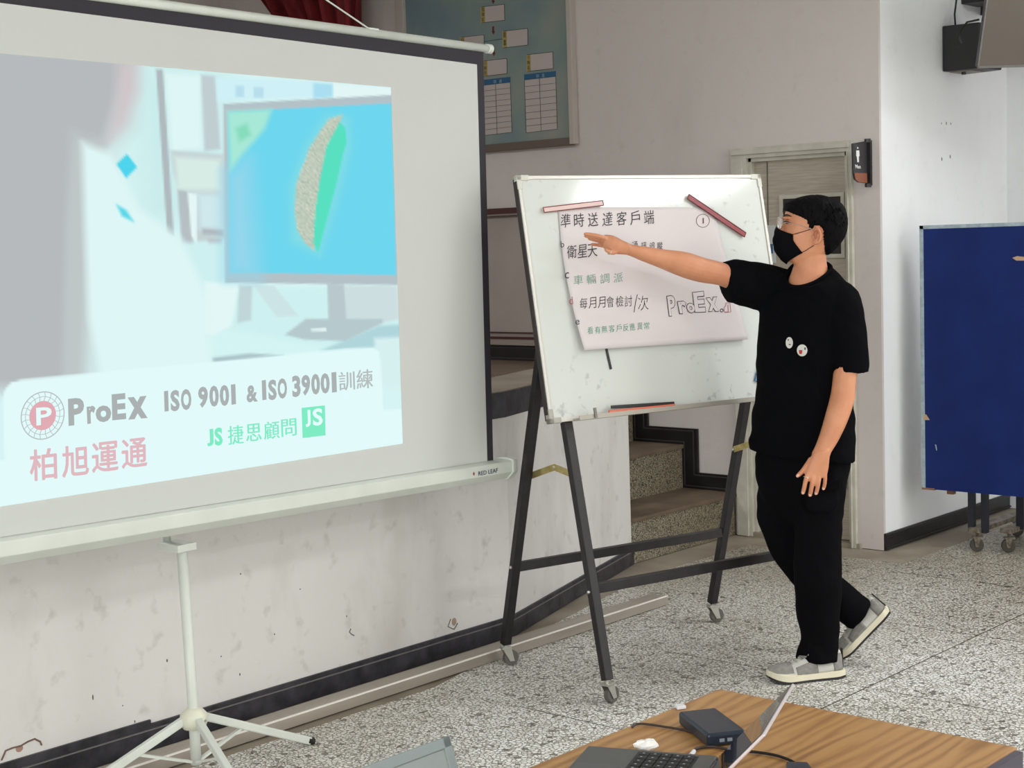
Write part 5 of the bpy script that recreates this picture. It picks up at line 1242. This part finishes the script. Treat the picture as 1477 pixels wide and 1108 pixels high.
# embroidered patches (plain)
def patch(px, py, rx, ry, D, m, marks):
    best = None; inv = PM(ts).inverted(); o_ = inv @ CAM; d_ = (inv.to_3x3() @ ray(px, py)).normalized()
    ok, loc, nrm, _ = ts.ray_cast(o_, d_) if False else (False, None, None, None)
    from mathutils.bvhtree import BVHTree
    global TSB
    if 'TSB' not in globals():
        TSB = BVHTree.FromPolygons([v.co.copy() for v in ts.data.vertices], [list(p.vertices) for p in ts.data.polygons])
    def hit(x, y, off):
        d2 = (inv.to_3x3() @ ray(x, y)).normalized(); r = TSB.ray_cast(o_, d2)
        q = r[0] if r[0] is not None else o_+d2*5.6
        return PM(ts) @ (q-d2*off)
    mb = MB(); n = 20; mb.v = [hit(px, py, .003)]+[hit(px+rx*math.cos(t*.31416), py+ry*math.sin(t*.31416), .003) for t in range(n)]+[hit(px+rx*.5*math.cos(t*.31416), py+ry*.5*math.sin(t*.31416), .003) for t in range(n)]
    mb.f = [[0, n+1+i, n+1+(i+1) % n] for i in range(n)]+[[1+i, 1+(i+1) % n, n+1+(i+1) % n, n+1+i] for i in range(n)]
    pt = mb.build('embroidered_patch', m, man, world=True)
    for (dx_, dy_, w_, h_, mm) in marks:
        MB().add([hit(px+dx_-w_, py+dy_-h_, .0042), hit(px+dx_+w_, py+dy_-h_, .0042), hit(px+dx_+w_*.7, py+dy_+h_, .0042), hit(px+dx_-w_*.7, py+dy_+h_, .0042)], [(0, 1, 2, 3)]).build('stitch_mark', mm, pt, world=True)
M_pw = mat('patch_white', (222, 220, 212), .8); M_pk = mat('stitch_dark', (60, 58, 60), .8); M_pr = mat('stitch_red', (196, 50, 54), .8)
patch(1138.5, 494.5, 5.2, 8.2, 0, M_pw, [(-1.6, -4, .9, 1.2, M_pk), (.6, 2.6, 1.8, .7, M_pk)])
patch(1157, 505.5, 7.6, 8.6, 0, M_pw, [(-2.2, 2.4, 2.6, 2.8, M_pr), (4.2, -2.4, 1.1, 1.8, M_pk)])
# ---- trousers
pn = MB()
PT = [(640, 1157, .172, .122, 5.74, 36), (665, 1156.5, .176, .125, 5.74, 35), (688, 1156, .172, .122, 5.74, 32), (708, 1156, .156, .114, 5.74, 30), (726, 1155, .128, .095, 5.74, 30), (744, 1154, .09, .07, 5.74, 30), (758, 1154, .05, .045, 5.74, 30)]
pn.rings(trunk(PT, 0, 36))
limb(pn, [(1183, 672, 5.69, 37, .85), (1182, 700, 5.68, 38, .85), (1181, 738, 5.68, 36.5, .88), (1180.5, 752, 5.68, 33.5, .9), (1180, 800, 5.68, 33.5, .9), (1179.5, 840, 5.68, 33.5, .9), (1180, 880, 5.69, 31, .95), (1182, 912, 5.69, 27, 1), (1181.5, 930, 5.69, 27, 1), (1179, 940, 5.69, 29, 1), (1178.5, 951.5, 5.69, 31.5, 1)], n=26, blunt=True)
limb(pn, [(1127, 672, 5.79, 35, .85), (1127, 705, 5.80, 34, .85), (1129, 745, 5.80, 34, .88), (1139, 785, 5.80, 32, .9), (1152, 808, 5.80, 30, .9), (1172, 832, 5.805, 29, .9), (1198, 855, 5.815, 28, .95), (1222, 874, 5.825, 26, 1), (1240, 887, 5.83, 26, 1)], n=26, blunt=True)
# cargo pocket on the near leg
c = atd(1186, 715, 5.585)
pn.rings([ring_(c+VD*.0-VZ*.0+VD*.03, VX*.062, VZ*.062, 24, 6), ring_(c-VD*.004, VX*.060, VZ*.060, 24, 6)])
pt_ = fuse(pn, 'trousers', M_pant, man, .007, 12, .5)
fold(pt_, .012, 9)
fl2 = MB(); pc_ = atd(1186, 700, 5.575); fl2.box((-.064, -.004, -.018), (.064, .004, .018))
fl2.v = [pc_+VX*p.x+VD*p.y+VZ*p.z for p in fl2.v]; fl2.build('pocket_flap', M_pant, pt_, world=True, bevel=.004)
# ---- shoes
M_up = mat('shoe_mesh_grey', (206, 204, 196), .75, bump=.4, bscale=300); M_sue = mat('shoe_suede_grey', (150, 148, 142), .9, rgb2=(132, 130, 124), scale=60); M_mid = mat('shoe_sole_cream', (228, 220, 196), .6); M_out = mat('shoe_outsole', (34, 30, 30), .6)
def shoe(M, name='shoe'):
    """local: toe at +x .27, heel at 0, z up; M carries it into the room"""
    T = lambda p: M @ V(p)
    OUT = [(0, .030), (.02, .038), (.07, .040), (.13, .042), (.18, .049), (.215, .050), (.245, .042), (.265, .026), (.272, .010)]
    OUTr = cr([list(q) for q in OUT], 3)
    def slab(x0f, z0, z1, grow):
        L_ = [(x, w_+grow) for x, w_ in OUTr]; P = [(x-(.004 if i == 0 else 0), w_) for i, (x, w_) in enumerate(L_)]
        pts = [(x, w_) for x, w_ in P]+[(x, -w_) for x, w_ in P[::-1]]
        def zt(x, z): return z+max(0, (x-.20))**2*3.2+max(0, .03-x)*.10
        r0 = [T((x, y, zt(x, z0))) for x, y in pts]; r1 = [T((x*1.0, y*.97, zt(x, z1))) for x, y in pts]
        return MB().rings([r0, r1])
    up = MB()
    # rows: x, half width, base z, top z, squareness
    UR = [(.002, .020, .03, .088), (.012, .030, .03, .098), (.04, .034, .028, .086), (.075, .037, .026, .080), (.10, .039, .026, .088), (.125, .041, .026, .088), (.15, .043, .026, .078), (.18, .045, .026, .064), (.21, .044, .026, .063), (.235, .039, .027, .059), (.255, .029, .031, .053), (.268, .014, .036, .047)]
    rg = []
    for x, w_, z0, z1 in cr([list(q) for q in UR], 3):
        rg.append([T((x, w_*math.cos(t)*(1 if math.sin(t) < .2 else (1-.25*math.sin(t))), z0+(z1-z0)*(math.sin(t) if t <= math.pi else 0.0))) for t in [math.pi*k/16 for k in range(17)]])
    up.rings(rg)
    root_o = up.build(name, M_up, man, smooth=True, world=True)
    # suede toe and heel overlays slightly proud of the mesh
    def overlay(x0, x1, t0, t1, nm, m, g=.0016):
        R2 = cr([list(q) for q in UR], 3); rows_ = [r for r in R2 if x0 <= r[0] <= x1]; gr = []
        for x, w_, z0, z1 in rows_:
            gr.append([T((x+(.002 if x > .2 else -.001), (w_+g)*math.cos(t)*(1 if math.sin(t) < .2 else (1-.25*math.sin(t))), z0+(z1-z0+g)*math.sin(t))) for t in [t0+(t1-t0)*k/12 for k in range(13)]])
        mb = MB(); k = 13; mb.v = [p for r in gr for p in r]; mb.f = [(i*k+j, i*k+j+1, (i+1)*k+j+1, (i+1)*k+j) for i in range(len(gr)-1) for j in range(k-1)]
        o = mb.build(nm, m, root_o, world=True, smooth=True); o.modifiers.new('t', 'SOLIDIFY').thickness = .001; return o
    overlay(.185, .27, 0, math.pi, 'toe_cap', M_sue); overlay(.0, .045, 0, math.pi*.3, 'heel_counter', M_sue); overlay(.0, .045, math.pi*.7, math.pi, 'heel_counter', M_sue)
    overlay(.10, .19, 0, math.pi*.22, 'side_overlay', M_sue); overlay(.10, .19, math.pi*.78, math.pi, 'side_overlay', M_sue)
    slab(0, .006, .0275, .003).build('midsole', M_mid, root_o, world=True)
    slab(0, 0, .0075, .0045).build('outsole', M_out, root_o, world=True)
    la_ = MB()
    for i in range(5):
        x = .118+i*.017; z = .0915-i*.0062; la_.tube([T((x, .017, z-.006)), T((x+.003, 0, z)), T((x, -.017, z-.006))], .0026, 6)
    la_.tube([T((.115, .004, .092)), T((.118, .018, .098)), T((.130, .022, .090)), T((.118, .004, .093)), T((.112, -.018, .098)), T((.126, -.022, .09))], .002, 6)
    la_.build('laces', mat('lace_grey', (176, 176, 166), .8), root_o, world=True)
    MB().rings([[T((x, .019*math.cos(t), z+.004*math.sin(t))) for t in [math.pi*k/6 for k in range(12)]] for x, z in ((.098, .098), (.118, .090), (.15, .078))]).build('tongue', M_sue, root_o, world=True, smooth=True)
    MB().bar(T((-.006, 0, .03)), T((-.004, 0, .098)), .012, .004, tuple(M.to_3x3() @ V((1, 0, 0)))).build('heel_tab', M_out, root_o, world=True)
    return root_o
def frame_from(heel, toe, up_hint=VZ, side_tilt=0):
    x = (toe-heel).normalized(); y = up_hint.cross(x).normalized(); z = x.cross(y)
    M = Matrix(((x.x, y.x, z.x, heel.x), (x.y, y.y, z.y, heel.y), (x.z, y.z, z.z, heel.z), (0, 0, 0, 1)))
    return M @ Matrix.Scale((toe-heel).length/.272, 4)
h1, t1 = atz(1213, 974.5, .001), atz(1107.5, 984, .001)
shoe(frame_from(h1, t1))
t2 = atd(1213, 955, 5.86); t2.z = max(t2.z, .0); h2 = atd(1284, 884, 5.83)
t2 = atz(1212, 955, .006); hh = atd(1284, 883, t2.x*-.66429+t2.y*.74747-.03)
shoe(frame_from(hh, t2))
